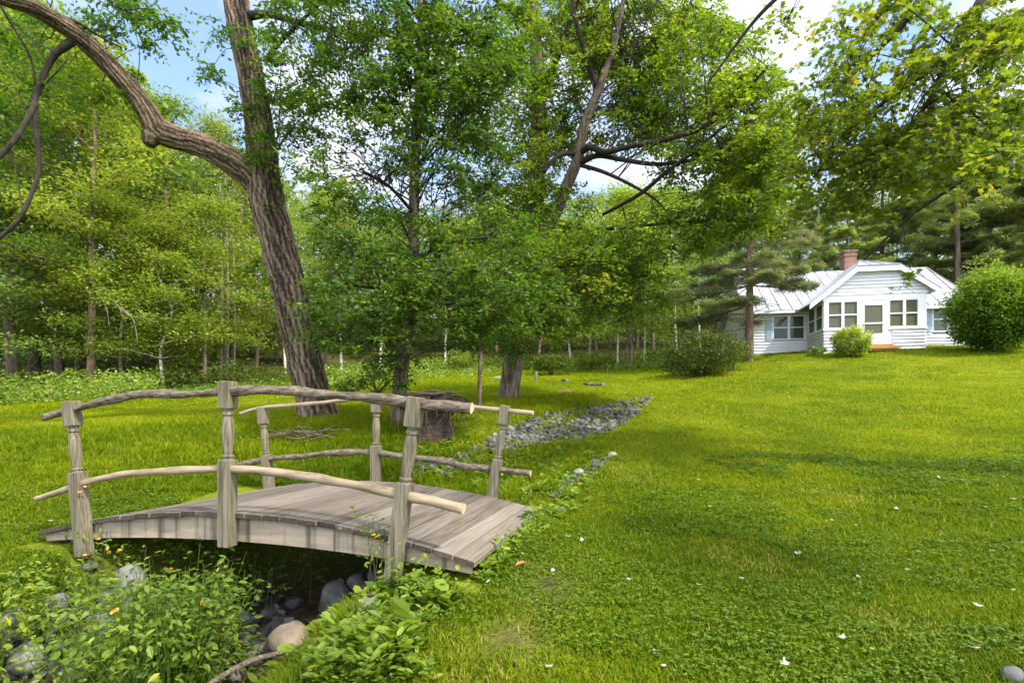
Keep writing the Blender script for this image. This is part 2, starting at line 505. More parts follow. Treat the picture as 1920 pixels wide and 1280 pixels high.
def ground_mat():
    m, N, L = mat('ground_soil_and_turf')
    out, pr = N('ShaderNodeOutputMaterial'), N('ShaderNodeBsdfPrincipled')
    tcn = N('ShaderNodeTexCoord')

    def noise(sc, det, stops):
        n, r = N('ShaderNodeTexNoise'), N('ShaderNodeValToRGB')
        n.inputs['Scale'].default_value, n.inputs['Detail'].default_value = sc, det
        setramp(r, stops)
        L(tcn.outputs['Object'], n.inputs['Vector'])
        L(n.outputs['Fac'], r.inputs['Fac'])
        return r.outputs['Color'], n.outputs['Fac']

    turf, _ = noise(.55, 6, [(.3, (.05, .085, .004)), (.5, (.11, .148, .005)), (.72, (.175, .195, .008))])
    fine, ff = noise(38, 5, [(.3, (.45, .45, .45)), (.7, (1.35, 1.3, 1.2))])
    soil, _ = noise(9, 7, [(.3, (.022, .016, .010)), (.6, (.065, .048, .030)), (.8, (.12, .095, .062))])
    mul, mx = N('ShaderNodeMixRGB'), N('ShaderNodeMixRGB')
    mul.blend_type = 'MULTIPLY'
    mul.inputs['Fac'].default_value = .8
    L(turf, mul.inputs[1])
    L(fine, mul.inputs[2])
    at = N('ShaderNodeAttribute')
    at.attribute_name = 'soil'
    L(at.outputs['Fac'], mx.inputs['Fac'])
    L(mul.outputs['Color'], mx.inputs[1])
    L(soil, mx.inputs[2])
    L(mx.outputs['Color'], pr.inputs['Base Color'])
    pr.inputs['Roughness'].default_value = .95
    pr.inputs['Specular IOR Level'].default_value = .1
    bp = N('ShaderNodeBump')
    bp.inputs['Strength'].default_value, bp.inputs['Distance'].default_value = .8, .04
    L(ff, bp.inputs['Height'])
    L(bp.outputs['Normal'], pr.inputs['Normal'])
    L(pr.outputs[0], out.inputs['Surface'])
    return m


M['ground'] = ground_mat()

# ------------------------------------------------------------------ the ground
CTRL = np.array([
    (-3.9, 4.2, -1.0), (-3.3, 6.2, -.84), (-.2, 3.2, -.95), (.35, 5.3, -.90), (0, 2.4, -1.2), (2.3, 2.3, -1.15), (-1.2, 2.4, -1.25),
    (-3.6, 2.6, -1.15), (-6, 4, -1.0), (-9, 5, -1.0), (0, -4, -1.35), (7, -4, -1.2), (-7, -4, -1.45), (12, 3, -.9),
    (-3.83, 10.5, .0), (-2.0, 9.5, -.02), (-1.4, 8.6, -.33), (-.07, 13, .53), (3.6, 14, .57), (-17, 18, .45), (-13, 20, .92),
    (-11, 24, 1.46), (-9, 28, 2.27), (-4, 32, 3.0), (3.4, 28, 2.4), (6, 30, 2.9), (3.4, 22, 1.5), (1.65, 16.5, .8), (.9, 20, 1.42),
    (7, 28, 2.7), (7.1, 21, 1.74), (12.05, 26.9, 3.2), (14.4, 24.7, 3.06), (18.6, 24, 3.22), (21.7, 25.4, 3.5), (21, 22, 2.88),
    (14, 19, 1.63), (6.5, 12, 0), (9.9, 10.5, 0), (3.6, 10.5, -.15), (1.56, 6.5, -.74), (4, 6.3, -.72), (4.7, 5, -.82),
    (3.1, 3.3, -1.04), (1.15, 3.4, -1.07), (-7.5, 8.5, -.35), (-5, 14, .35),
    (20, 45, 6.5), (0, 60, 10.5), (-25, 60, 10.5), (-40, 40, 4), (45, 40, 6), (-32, 20, .8), (40, 10, .5), (70, 90, 18), (-70, 90, 18), (0, 110, 20), (30, 70, 12.5)])


def tps_fit(c):
    n = len(c)
    xy = c[:, :2]
    d = np.linalg.norm(xy[:, None] - xy[None], axis=-1)
    K = np.where(d > 0, d * d * np.log(np.maximum(d, 1e-9)), 0) + np.eye(n) * 2.0
    Pm = np.c_[np.ones(n), xy]
    A = np.block([[K, Pm], [Pm.T, np.zeros((3, 3))]])
    return np.linalg.solve(A, np.r_[c[:, 2], 0, 0, 0])


TW = tps_fit(CTRL)
DL = np.array([(-2.75, 0.2), (-2.35, 2.2), (-2.15, 3.6), (-1.75, 4.9), (-.75, 6.4), (.3, 8.3), (1.6, 10.6), (2.7, 12.4), (3.5, 13.8)])
DD = np.array([.62, .70, .70, .62, .36, .20, .12, .08, .0])
DWID = np.array([1.5, 1.5, 1.5, 1.45, 1.3, 1.2, 1.15, .9, .6])


def ditch(x, y):
    best = np.full(x.shape, 1e9)
    dep, wid = np.zeros(x.shape), np.ones(x.shape)
    for i in range(len(DL) - 1):
        a, b = DL[i], DL[i + 1]
        ab = b - a
        t = np.clip(((x - a[0]) * ab[0] + (y - a[1]) * ab[1]) / (ab @ ab), 0, 1)
        d = np.hypot(x - a[0] - t * ab[0], y - a[1] - t * ab[1])
        m = d < best
        best = np.where(m, d, best)
        dep = np.where(m, DD[i] + t * (DD[i + 1] - DD[i]), dep)
        wid = np.where(m, DWID[i] + t * (DWID[i + 1] - DWID[i]), wid)
    return best, dep, wid


def ground_z(x, y, full=False):
    x, y = np.asarray(x, float), np.asarray(y, float)
    sh = x.shape
    x, y = x.ravel(), y.ravel()
    z = np.full(x.shape, TW[-3]) + TW[-2] * x + TW[-1] * y
    for (cx, cy, _), w in zip(CTRL, TW[:-3]):
        r2 = (x - cx) ** 2 + (y - cy) ** 2
        z += w * .5 * r2 * np.log(np.maximum(r2, 1e-12))
    far = np.clip((np.hypot(x, y - 20) - 75) / 120, 0, 1)
    z = z * (1 - far) + 20 * far
    d, dep, wid = ditch(x, y)
    t = np.clip(d / wid, 0, 1)
    prof = 1 - np.clip((t - .25) / .75, 0, 1) ** 2 * (3 - 2 * np.clip((t - .25) / .75, 0, 1))
    z = z - dep * prof + .015 * np.sin(x * 2.1 + y * .7) * np.sin(y * 1.7 - x * .4) + .008 * np.sin(x * 5.3 - 1) * np.sin(y * 4.7)
    z = (z + EYE).reshape(sh)
    if full:
        return z, (prof * np.clip(dep / .3, 0, 1)).reshape(sh), d.reshape(sh)
    return z


def gz(x, y):
    return float(ground_z(np.array([x]), np.array([y]))[0])


def axis(a, b, step, lo, hi, g=1.18):
    mid = list(np.arange(a, b, step))
    up, s = [b], step
    while up[-1] < hi:
        s *= g
        up.append(up[-1] + s)
    dn, s = [a], step
    while dn[-1] > lo:
        s *= g
        dn.append(dn[-1] - s)
    return np.array(dn[:0:-1] + mid + up)


gx, gy = axis(-7, 7.5, .08, -220, 220), axis(1.2, 15, .08, -60, 320)
X, Y = np.meshgrid(gx, gy)
Z, soil, _ = ground_z(X, Y, True)
wood_soil = np.clip((Y - np.clip(20.5 + .95 * (X + 17), 20, 32.5)) / 3, 0, 1)
soil = np.clip(soil * 1.1, 0, 1) * np.clip((6.0 - Y) / 1.2, 0, 1)
mud = np.clip(1 - np.hypot((X - .25) / .35, (Y - 3.35) / .5), 0, 1) + np.clip(1 - np.hypot((X - .0) / .3, (Y - 2.75) / .35), 0, 1)
soil = np.clip(np.maximum.reduce([soil, wood_soil * .7, mud * .8]), 0, 1)
Z = Z - 0.0
ny, nx = X.shape
i, j = np.meshgrid(np.arange(ny - 1), np.arange(nx - 1), indexing='ij')
q = np.stack([i * nx + j, i * nx + j + 1, (i + 1) * nx + j + 1, (i + 1) * nx + j], -1).reshape(-1, 4)
mb = MB()
mb.add(np.stack([X, Y, Z], -1).reshape(-1, 3), q, smooth=True)
g = mb.build('ground', M['ground'])
at = g.data.attributes.new('soil', 'FLOAT', 'POINT')
at.data.foreach_set('value', soil.astype(np.float32).ravel())
tag(g, 'sloping lawn and forest floor with a shallow ditch', 'ground', kind='structure')


def hit(px, py, y0=1.5, y1=90):
    """where the sight line of a photo pixel meets the ground"""
    ys = np.geomspace(y0, y1, 900)
    x = (px - 960) / F * ys
    z = EYE - (py - HY) / F * ys
    below = z < ground_z(x, ys)
    k = int(np.argmax(below)) if below.any() else len(ys) - 1
    return np.array([x[k], ys[k], float(ground_z(x[k:k + 1], ys[k:k + 1])[0])])


def base(px, Y):
    x = (px - 960) / F * Y
    return np.array([x, Y, gz(x, Y)])


# ------------------------------------------------------------------ the footbridge
BT, BL, BW = -.260, (-1.996, 3.81), 1.98
BZ, BK = EYE - .662, .067
ca, sa = math.cos(BT), math.sin(BT)
br = thing('footbridge', (BL[0], BL[1], 0), 'small arched weathered wooden footbridge with crooked log rails over the ditch', 'bridge')
br.rotation_euler = (0, 0, BT)


def deck_z(u):
    return BZ - BK * u * u


def loc_px(px, py, w):
    """local (u, w, z) where a photo pixel's sight line meets the upright plane at w across the bridge"""
    d = np.array([(px - 960) / F, 1.0])
    n = np.array([-sa, ca])
    t = (np.array(BL) @ n + w) / (d @ n)
    q = d * t - np.array(BL)
    return np.array([q @ np.array([ca, sa]), w, EYE - (py - HY) / F * t])


UE = (-1.87, 1.83)
db = MB()
us = np.linspace(UE[0], UE[1], 27)
rg = np.random.default_rng(3)
for k in range(26):
    a, b = us[k] + rg.uniform(.003, .006), us[k + 1] - rg.uniform(.003, .006)
    w0, w1 = -.015 + rg.normal(0, .006), BW + rg.normal(0, .008)
    za, zb, t, dz = deck_z(a), deck_z(b), .038, rg.normal(0, .002)
    v = [(a, w0, za - t + dz), (b, w0, zb - t + dz), (b, w1, zb - t - dz), (a, w1, za - t - dz), (a, w0, za + dz), (b, w0, zb + dz), (b, w1, zb - dz), (a, w1, za - dz)]
    db.hexa(np.array(v), 0, rg.uniform(.05, .95))
    db.f[-1][1][[2, 4]] = 1
db.build('deck', [M['deck'], M['deck_end']], br, bevel=.004)
for w0, w1 in ((.022, .062), (BW - .06, BW - .02)):
    b2 = MB()
    uu = np.linspace(UE[0] + .05, UE[1] - .04, 33)
    top = deck_z(uu) - .040
    bot = np.minimum(top - .03, EYE - .873 - .032 * uu ** 2)
    v, f = [], []
    for k, u in enumerate(uu):
        v += [(u, w0, bot[k]), (u, w0, top[k]), (u, w1, top[k]), (u, w1, bot[k])]
    for k in range(32):
        for e in range(4):
            f.append([4 * k + e, 4 * k + 4 + e, 4 * k + 4 + (e + 1) % 4, 4 * k + (e + 1) % 4])
    f += [[0, 1, 2, 3], [131, 130, 129, 128]]
    b2.add(np.array(v), np.array(f))
    b2.build('beam', M['beam'], br)


def post(u, w, lean, h=.93, down=.24, s=.089):
    p = MB()
    z0 = deck_z(u)
    ax = np.array([math.sin(lean), 0, math.cos(lean)])
    sx = np.array([math.cos(lean), 0, -math.sin(lean)])
    o = np.array([u, w, z0])

    def blk(a, b, ch=.006):
        hs = s / 2
        lv = [(a, hs - ch), (a + ch, hs), (b - ch, hs), (b, hs - ch)]
        v, f = [], []
        for hz, hh in lv:
            for dx, dy in ((-1, -1), (1, -1), (1, 1), (-1, 1)):
                v.append(o + ax * hz + sx * dx * hh + np.array([0, dy * hh, 0]))
        for k in range(3):
            for e in range(4):
                f.append([4 * k + e, 4 * k + (e + 1) % 4, 4 * k + 4 + (e + 1) % 4, 4 * k + 4 + e])
        f += [[3, 2, 1, 0], [12, 13, 14, 15]]
        p.add(np.array(v), np.array(f))
    blk(-down, .38)
    blk(.735, h)
    prof = [(.38, .030), (.395, .026), (.398, .034), (.41, .034), (.415, .024), (.43, .026), (.50, .031), (.57, .0345), (.63, .032), (.675, .027), (.69, .024), (.694, .032), (.712, .032), (.716, .024), (.735, .030)]
    n = 20
    v, f = [], []
    for hz, r in prof:
        r = min(r * 1.24, .0425)
        for k in range(n):
            an = k / n * 6.2832
            v.append(o + ax * hz + sx * r * math.cos(an) + np.array([0, r * math.sin(an), 0]))
    for i_ in range(len(prof) - 1):
        for k in range(n):
            f.append([i_ * n + k, i_ * n + (k + 1) % n, (i_ + 1) * n + (k + 1) % n, (i_ + 1) * n + k])
    p.add(np.array(v), np.array(f), smooth=False)
    # nail heads and dark mortises where the poles pass through
    return p.build('post', M['post'], br)


WN, WF = -.048, BW + .048
for u, l in ((-1.355, -.115), (0, .006), (1.318, .143)):
    post(u, WN, l, down=.235 if u == 0 else .27)
for u, l in ((-1.355, -.106), (0, .011), (1.318, .152)):
    post(u, WF, l, h=.93)


def rail(pts, w, r0, r1, m, seed, lump=.10, name='rail'):
    q_ = np.array([loc_px(x, y, w) for x, y in pts])
    r_ = np.linspace(r0, r1, len(q_))
    t = MB()
    tube(t, q_, r_, 14, .035, 0, 0, lump, seed=seed)
    for f in t.f[-2:]:
        f[1][:] = 1
        f[3][:] = False
    o = t.build(name, [m, M['cut']], br)
    o['label'] = {0: 'bark covered crooked upper pole', 1: 'pale peeled lower pole'}[0 if m is M['rail_bark'] else 1]


rail([(83, 782), (112, 774), (145, 765), (200, 751), (270, 738), (330, 739), (385, 737), (437, 733), (520, 731), (600, 738), (700, 746), (790, 757), (885, 765)], WN, .027, .033, M['rail_bark'], 11, .24)
rail([(67, 935), (110, 922), (165, 903), (230, 889), (290, 884), (350, 881), (437, 879), (540, 888), (650, 906), (740, 925), (805, 938), (870, 954)], WN, .022, .034, M['rail_bare'], 12, .13)
rail([(450, 775), (495, 764), (600, 755), (702, 746), (830, 757), (946, 769), (1000, 774)], WF, .021, .024, M['rail_bare'], 13, .08)
rail([(440, 873), (510, 859), (560, 856), (610, 850), (690, 847), (760, 856), (830, 864), (870, 873), (920, 878), (995, 887)], WF, .030, .034, M['rail_bark'], 14, .22)


# ------------------------------------------------------------------ the cottage
HO, HYAW = np.array([14.46, 24.72]), math.atan2(-.172, .985)
he, hg = np.array([math.cos(HYAW), math.sin(HYAW)]), np.array([-math.sin(HYAW), math.cos(HYAW)])
house = thing('cottage', (HO[0], HO[1], 0), 'white clapboard cottage with a ribbed metal roof and glazed porch', 'house')
house.rotation_euler = (0, 0, HYAW)


def hp(px, py, v):
    """local (u, z) on the upright plane v metres behind the porch front"""
    d = np.array([(px - 960) / F, 1.0])
    t = (HO @ hg + v) / (d @ hg)
    q_ = d * t - HO
    return np.array([q_ @ he, EYE - (py - HY) / F * t])


def siding_extra(N, L, col, tcn):
    return col


M['siding'] = plain('white_paint', (.60, .61, .62), .55, .3, var=.05, scale=3)
M['trim'] = plain('white_trim', (.70, .71, .72), .5, .35, var=.03)
M['roof'] = plain('metal_roof', (.46, .475, .53), .35, .5, .3, .08, 2)
M['seam'] = plain('roof_seam', (.22, .22, .25), .5, .4)
M['shutter'] = plain('blue_grey_shutter', (.30, .40, .50), .6, .3)
M['brick'] = rough_mat('brick', [(.3, (.11, .055, .036)), (.6, (.22, .13, .095)), (.85, (.31, .22, .17))], (9, 9, 16), 5, .9, .5, None, .02)
M['step'] = plain('step_wood', (.55, .28, .10), .7, .2)
M['soffit'] = plain('soffit', (.55, .58, .50), .6, .2)
M['screen'] = plain('porch_interior', (.28, .29, .20), .8, .2, var=.4, scale=1.5)
gm, N_, L_ = mat('window_glass')
o_, p_ = N_('ShaderNodeOutputMaterial'), N_('ShaderNodeBsdfPrincipled')
p_.inputs['Base Color'].default_value = (.055, .065, .045, 1)
p_.inputs['Roughness'].default_value = .08
p_.inputs['Specular IOR Level'].default_value = .5
L_(p_.outputs[0], o_.inputs['Surface'])
M['glass'] = gm
gm2 = gm.copy()
gm2.name = 'porch_glass'
gm2.node_tree.nodes['Principled BSDF'].inputs['Base Color'].default_value = (.085, .09, .055, 1)
gm2.node_tree.nodes['Principled BSDF'].inputs['Specular IOR Level'].default_value = .2
M['glass2'] = gm2


def lap_wall(mb, a, b, z0, z1, out, lap=.15, holes=(), zfun=None):
    """clapboards from a to b (local xy), each board tilted out at its foot; zfun(u01) limits the top of a gable"""
    a, b, out = np.array(a, float), np.array(b, float), np.array(out, float)
    z = z0
    L = np.linalg.norm(b - a)
    while z < z1 - 1e-6:
        zt = min(z + lap, z1)
        spans = [(0.0, L)]
        if zfun:
            spans = zfun((z + zt) / 2)
        for h0, h1, hz0, hz1 in holes:
            if zt > hz0 + .01 and z < hz1 - .01:
                ns = []
                for s0, s1 in spans:
                    if h1 <= s0 or h0 >= s1:
                        ns.append((s0, s1))
                    else:
                        if h0 > s0:
                            ns.append((s0, h0))
                        if h1 < s1:
                            ns.append((h1, s1))
                spans = ns
        for s0, s1 in spans:
            if s1 - s0 < .02:
                continue
            p0, p1 = a + (b - a) * s0 / L, a + (b - a) * s1 / L
            bo, to = out * .055, out * .004
            v = [(*(p0 - out * .01), z), (*(p1 - out * .01), z), (*(p1 + bo), z), (*(p0 + bo), z), (*(p0 - out * .01), zt), (*(p1 - out * .01), zt), (*(p1 + to), zt), (*(p0 + to), zt)]
            mb.hexa(np.array(v), 0, rg.uniform(.3, .7))
        z = zt


PW = 4.2                       # porch width; porch front is v = 0, main front wall v = 2
ML, MR, MD = -2.68, 7.1, 8.0   # main body from ML to MR, back wall at v = 8
ZF = EYE + 3.42                # porch floor
ZE = EYE + 5.40                # main eave
ZR = EYE + 8.12                # main ridge at v = 5
zb = EYE + 2.75
wm = MB()
# window openings found from the photograph, on the main wall (v=2) and the porch front (v=0)
lw = [hp(1448, 592, 2), hp(1509, 636, 2)]
rw = [hp(1747, 575, 2), hp(1777, 622, 2)]
lap_wall(wm, (ML, 2), (0, 2), EYE + 2.6, ZE, (0, -1), holes=[(lw[0][0] - ML, lw[1][0] - ML, lw[1][1], lw[0][1])])
lap_wall(wm, (PW, 2), (MR, 2), EYE + 2.6, ZE, (0, -1), holes=[(rw[0][0] - PW, rw[1][0] - PW, rw[1][1], rw[0][1])])
lap_wall(wm, (ML, MD), (ML, 2), EYE + 2.6, ZE, (-1, 0))
lap_wall(wm, (ML, MD), (ML, 2), ZE, ZR - .15, (-1, 0), zfun=lambda z: [((z - ZE) / (ZR - ZE) * 3.0, 6 - (z - ZE) / (ZR - ZE) * 3.0)])
lap_wall(wm, (MR, 2), (MR, MD), EYE + 2.6, ZE, (1, 0))
wm.box(((ML + MR) / 2, 5.05, EYE + 3.9), (MR - ML - .06, 5.9, 3.2))
wm.box((ML + .05, 1.99, EYE + 4), (.11, .07, 2.9))
wm.box((MR - .05, 1.99, EYE + 4), (.11, .07, 2.9))
wm.build('wall', M['siding'], house)

# porch
ZS = hp(1640, 616, 0)[1]       # sill line
ZH = hp(1640, 562, 0)[1]       # window heads
ZT = hp(1640, 551, 0)[1]       # top of the trim band
ap = hp(1640, 507, 0)[1] + .06  # clipped top of the gable wall
# porch gable outline
xc = PW / 2
gl_, gr_ = -.72, PW + .50
gze = hp(1517, 569, -.3)[1]
gzp = hp(1630, 491, 1.6)[1]
gsl = (gzp - gze) / (xc - gl_)
zc = hp(1640, 504, -.3)[1] + .17
gzr = hp(1752, 541, -.3)[1]
xl, xr = gl_ + (zc - gze) / gsl, gr_ - (zc - gzr) / ((gzp - gzr) / (gr_ - xc))
pm = MB()
dl, dr = hp(1614, 600, 0)[0], hp(1661, 600, 0)[0]
lap_wall(pm, (0, 0), (PW, 0), EYE + 2.75, ZS, (0, -1), holes=[(dl - .05, dr + .28, 0, 99)])
cl, cr = 1.40, 2.85


def gab(z):
    a = gl_ + max(0, z + .10 - gze) / (zc - gze) * (xl - gl_)
    b = gr_ - max(0, z + .10 - gzr) / (zc - gzr) * (gr_ - xr)
    return [(max(a, -.06), min(b, PW + .06))]


lap_wall(pm, (0, 0), (PW, 0), ZT, ap, (0, -1), zfun=gab)
lap_wall(pm, (0, 2), (0, 0), EYE + 2.6, ZS, (-1, 0))
lap_wall(pm, (PW, 0), (PW, 2), EYE + 2.6, ZS, (1, 0))
pm.box((dr + .17, .25, ZS - .55), (.22, .5, 1.15))
pm.build('porch_wall', M['siding'], house)
tr = MB()
tr.box((PW / 2, .02, (ZH + ZT) / 2), (PW + .12, .12, ZT - ZH))
tr.box((PW / 2 - (PW - dr) / 2 * 0, -.03, ZT + .01), (PW + .2, .12, .05))
for x0, x1 in ((-.06, dl - .06), (dr + .06, PW + .06)):
    tr.box(((x0 + x1) / 2, -.02, ZS), (x1 - x0, .12, .09))
for x, s in ((.08, .2), (PW - .14, .34)):
    tr.box((x, .03, (ZS + ZH) / 2), (s, .13, ZH - ZS))
tr.box((-.0, 1.0, ZS), (.12, 1.9, .07))
tr.box((0, 1.0, (ZH + ZT) / 2), (.11, 1.9, ZT - ZH - .02))
tr.box((dl - .05, .025, (ZF + ZH) / 2), (.10, .125, ZH - ZF))
tr.box((dr + .05, .025, (ZF + ZH) / 2), (.10, .125, ZH - ZF))
tr.build('porch_trim', M['trim'], house)


def window(u0, u1, z0, z1, v, nl, gl=None, face=(0, -1), pairs=1, mid=True):
    """sash window: casing, meeting rail; glass as its child"""
    f, g_ = MB(), MB()
    fr = .055
    uu_ = np.linspace(u0, u1, nl + 1)
    for k in range(nl):
        a, b = uu_[k], uu_[k + 1]
        f.box((a + fr / 2, v, (z0 + z1) / 2), (fr, .09, z1 - z0))
        f.box((b - fr / 2, v, (z0 + z1) / 2), (fr, .088, z1 - z0))
        f.box(((a + b) / 2, v, z1 - fr / 2), (b - a - 2 * fr, .086, fr))
        f.box(((a + b) / 2, v, z0 + fr / 2), (b - a - 2 * fr, .086, fr))
        if mid:
            f.box(((a + b) / 2, v, (z0 + z1) / 2), (b - a - 2 * fr, .07, .05))
        g_.box(((a + b) / 2, v + .02, (z0 + z1) / 2), (b - a - .02, .012, z1 - z0 - .02))
    o = f.build('window', M['trim'], house)
    g2 = g_.build('pane', gl or M['glass'], o)
    return o


window(hp(1551, 560, 0)[0], dl - .1, ZS + .03, ZH, .02, 2, M['glass2'])
window(dr + .1, hp(1726, 560, 0)[0], ZS + .03, ZH, .02, 2, M['glass2'])
window(lw[0][0], lw[1][0], lw[1][1], lw[0][1], 1.99, 2)
window(rw[0][0], rw[1][0], rw[1][1], rw[0][1], 1.99, 1)
# side glazing of the porch
for y0, y1 in ((.12, .95), (1.03, 1.9)):
    sf, sg = MB(), MB()
    zm, zh_ = (ZS + ZH) / 2, ZH - ZS - .07
    sf.box((0, y0, zm), (.08, .06, zh_))
    sf.box((0, y1, zm), (.08, .06, zh_))
    sf.box((0, (y0 + y1) / 2, zm), (.06, y1 - y0 - .06, .05))
    sf.box((0, (y0 + y1) / 2, zm + zh_ / 2 - .03), (.07, y1 - y0 - .06, .06))
    sf.box((0, (y0 + y1) / 2, zm - zh_ / 2 + .03), (.07, y1 - y0 - .06, .06))
    sg.box((.02, (y0 + y1) / 2, zm), (.012, y1 - y0 - .02, zh_ - .02))
    so_ = sf.build('window', M['trim'], house)
    sg.build('pane', M['glass2'], so_)
pi = MB()
pi.box((PW / 2, 1.2, EYE + 4.1), (PW - .3, 1.5, 2.4))
pi.build('porch_interior', M['screen'], house)
# door
dm, dg_ = MB(), MB()
z0, z1 = ZF + .02, ZH - .12
dm.box(((dl + dr) / 2, .0, z0 + .24), (dr - dl, .05, .48))
dm.box((dl + .07, .0, (z0 + z1) / 2 + .24), (.14, .05, z1 - z0 - .48))
dm.box((dr - .07, .0, (z0 + z1) / 2 + .24), (.14, .05, z1 - z0 - .48))
dm.box(((dl + dr) / 2, .0, z1 - .06), (dr - dl - .28, .05, .12))
dm.box(((dl + dr) / 2, .0, z0 + .95), (dr - dl - .28, .05, .06))
dm.box(((dl + dr) / 2, .03, (z1 + ZH) / 2), (dr - dl + .02, .07, ZH - z1 - .004))
do = dm.build('door', M['trim'], house)
dg_.box(((dl + dr) / 2, .012, (z0 + .48 + z1) / 2), (dr - dl - .2, .012, z1 - z0 - .52))
dg_.build('pane', M['glass2'], do)
h_ = MB()
h_.box((dl + .09, -.05, z0 + .85), (.03, .06, .12))
h_.build('handle', M['seam'], do)
st = MB()
for k in range(3):
    st.box(((dl + dr) / 2 + .12, -.19 - .28 * k, ZF - .04 - .11 * k), (1.25, .30, .045))
    st.box(((dl + dr) / 2 + .12, -.09 - .28 * k, ZF - .105 - .11 * k), (1.15, .04, .085))
st.build('steps', M['step'], house)
for x in (lw[0][0] - .19,):
    s_ = MB()
    s_.box((x, 1.955, (lw[0][1] + lw[1][1]) / 2), (.30, .04, lw[0][1] - lw[1][1] + .05))
    for k in range(14):
        s_.box((x, 1.93, lw[1][1] + .06 + k * (lw[0][1] - lw[1][1] - .1) / 13), (.24, .02, .045))
    s_.build('shutter', M['shutter'], house)
for x in (rw[1][0] + .22, rw[0][0] - .2):
    s_ = MB()
    s_.box((x, 1.955, (rw[0][1] + rw[1][1]) / 2), (.30, .04, rw[0][1] - rw[1][1] + .05))
    for k in range(14):
        s_.box((x, 1.93, rw[1][1] + .06 + k * (rw[0][1] - rw[1][1] - .1) / 13), (.24, .02, .045))
    s_.build('shutter', M['shutter'], house)

# roofs
rf, sm = MB(), MB()


def slab(c4, t=.06, mb_=None):
    c4 = np.array(c4, float)
    n_ = nrm(np.cross(c4[1] - c4[0], c4[3] - c4[0]))
    (mb_ or rf).hexa(np.concatenate([c4 - n_ * t, c4]))


def seams(a0, a1, b0, b1, step=.52):
    """standing seams running from the eave line a0-a1 up to the ridge line b0-b1"""
    a0, a1, b0, b1 = map(lambda t: np.array(t, float), (a0, a1, b0, b1))
    n = max(1, int(np.linalg.norm(a1 - a0) / step))
    nn = nrm(np.cross(a1 - a0, b0 - a0))
    for k in range(n + 1):
        p0, p1 = a0 + (a1 - a0) * k / n, b0 + (b1 - b0) * k / n
        e = nrm(a1 - a0) * .015
        v = [p0 - e, p0 + e, p1 + e, p1 - e]
        v = [x + nn * .002 for x in v] + [x + nn * .035 for x in v]
        sm.hexa(np.array(v))


ze = ZE + .06
ev = 1.62
zr = ZR
sl_ = (zr - ze) / (5 - ev)
# left and right front slopes, hipped right end
RL, RR = ML - .35, MR - .25
slab([(RL, ev, ze), (MR + .35, ev, ze), (RR, 5, zr), (RL, 5, zr)])
slab([(MR + .35, 8.4, ze), (RL, 8.4, ze), (RL, 5.001, zr), (RR, 5.001, zr)])
slab([(MR + .35, ev, ze), (MR + .35, 8.4, ze), (RR + .001, 5.0, zr), (RR, 5, zr)])
seams((RL + .02, ev, ze), (RR, ev, ze), (RL + .02, 5, zr), (RR, 5, zr))
seams((RR, ev, ze), (MR + .33, ev, ze), (RR, 5, zr), (RR, 5, zr), .5)
# porch gable roof, front clipped
yb, yp, yf = 4.9, 1.3, -.32
slab([(gl_, yb, gze), (gl_, yf, gze), (xl, yf, zc), (xl, yb, zc)])
slab([(xl, yb, zc), (xl, yf, zc), (xc, yp, gzp), (xc, yb, gzp)])
slab([(gr_, yf, gzr), (gr_, yb, gzr), (xr, yb, zc), (xr, yf, zc)])
slab([(xr, yf, zc), (xr, yb, zc), (xc, yb, gzp), (xc, yp, gzp)])
slab([(xl, yf, zc), (xr, yf, zc), (xc + .001, yp, gzp), (xc, yp, gzp)])
seams((xl, yf, zc), (xr, yf, zc), (xc - .05, yp, gzp), (xc + .05, yp, gzp), .45)
for s_, (x0, z0_), (x1, z1_) in ((1, (gl_, gze), (xl, zc)), (1, (xr, zc), (gr_, gzr)), (1, (xl, zc), (xr, zc))):
    a_, b_ = np.array([x0, yf, z0_]), np.array([x1, yf, z1_])
    e = np.array([0, .02, 0])
    sm.hexa(np.array([a_ - e + [0, 0, .0], b_ - e, b_ + e, a_ + e, a_ - e + [0, 0, .03], b_ - e + [0, 0, .03], b_ + e + [0, 0, .03], a_ + e + [0, 0, .03]]))
ro = rf.build('roof', M['roof'], house)
sm.build('roof_seams', M['seam'], ro)
# barge boards and soffits of the porch gable
bb = MB()
for (x0, z0_), (x1, z1_) in (((gl_, gze), (xl, zc)), ((xl, zc), (xr, zc)), ((xr, zc), (gr_, gzr))):
    v = []
    for dz in (-.24, -.065):
        for y_ in (yf - .012, yf + .03):
            pass
    a_, b_ = np.array([x0, 0, z0_]), np.array([x1, 0, z1_])
    q0, q1 = np.array([0, yf - .01, 0]), np.array([0, yf + .03, 0])
    lo, hi = np.array([0, 0, -.26]), np.array([0, 0, -.075])
    bb.hexa(np.array([a_ + q0 + lo, b_ + q0 + lo, b_ + q1 + lo, a_ + q1 + lo, a_ + q0 + hi, b_ + q0 + hi, b_ + q1 + hi, a_ + q1 + hi]))
bb.build('barge_boards', M['trim'], house)
bb = MB()
bb.box(((RL + gl_) / 2 - .0, ev - .01, ze - .11), (gl_ - RL, .03, .13))
bb.build('fascia', M['trim'], house)
bb = MB()
bb.box(((MR + .35 + gr_) / 2, ev - .01, ze - .11), (MR + .35 - gr_, .03, .13))
bb.build('fascia', M['trim'], house)
sb = MB()
sb.box(((ML) / 2, 1.8, ze - .15), (-ML, .36, .03))
sb.build('soffit', M['soffit'], house)
sb = MB()
sb.box(((MR + PW) / 2, 1.8, ze - .15), (MR - PW, .36, .03))
sb.build('soffit', M['soffit'], house)
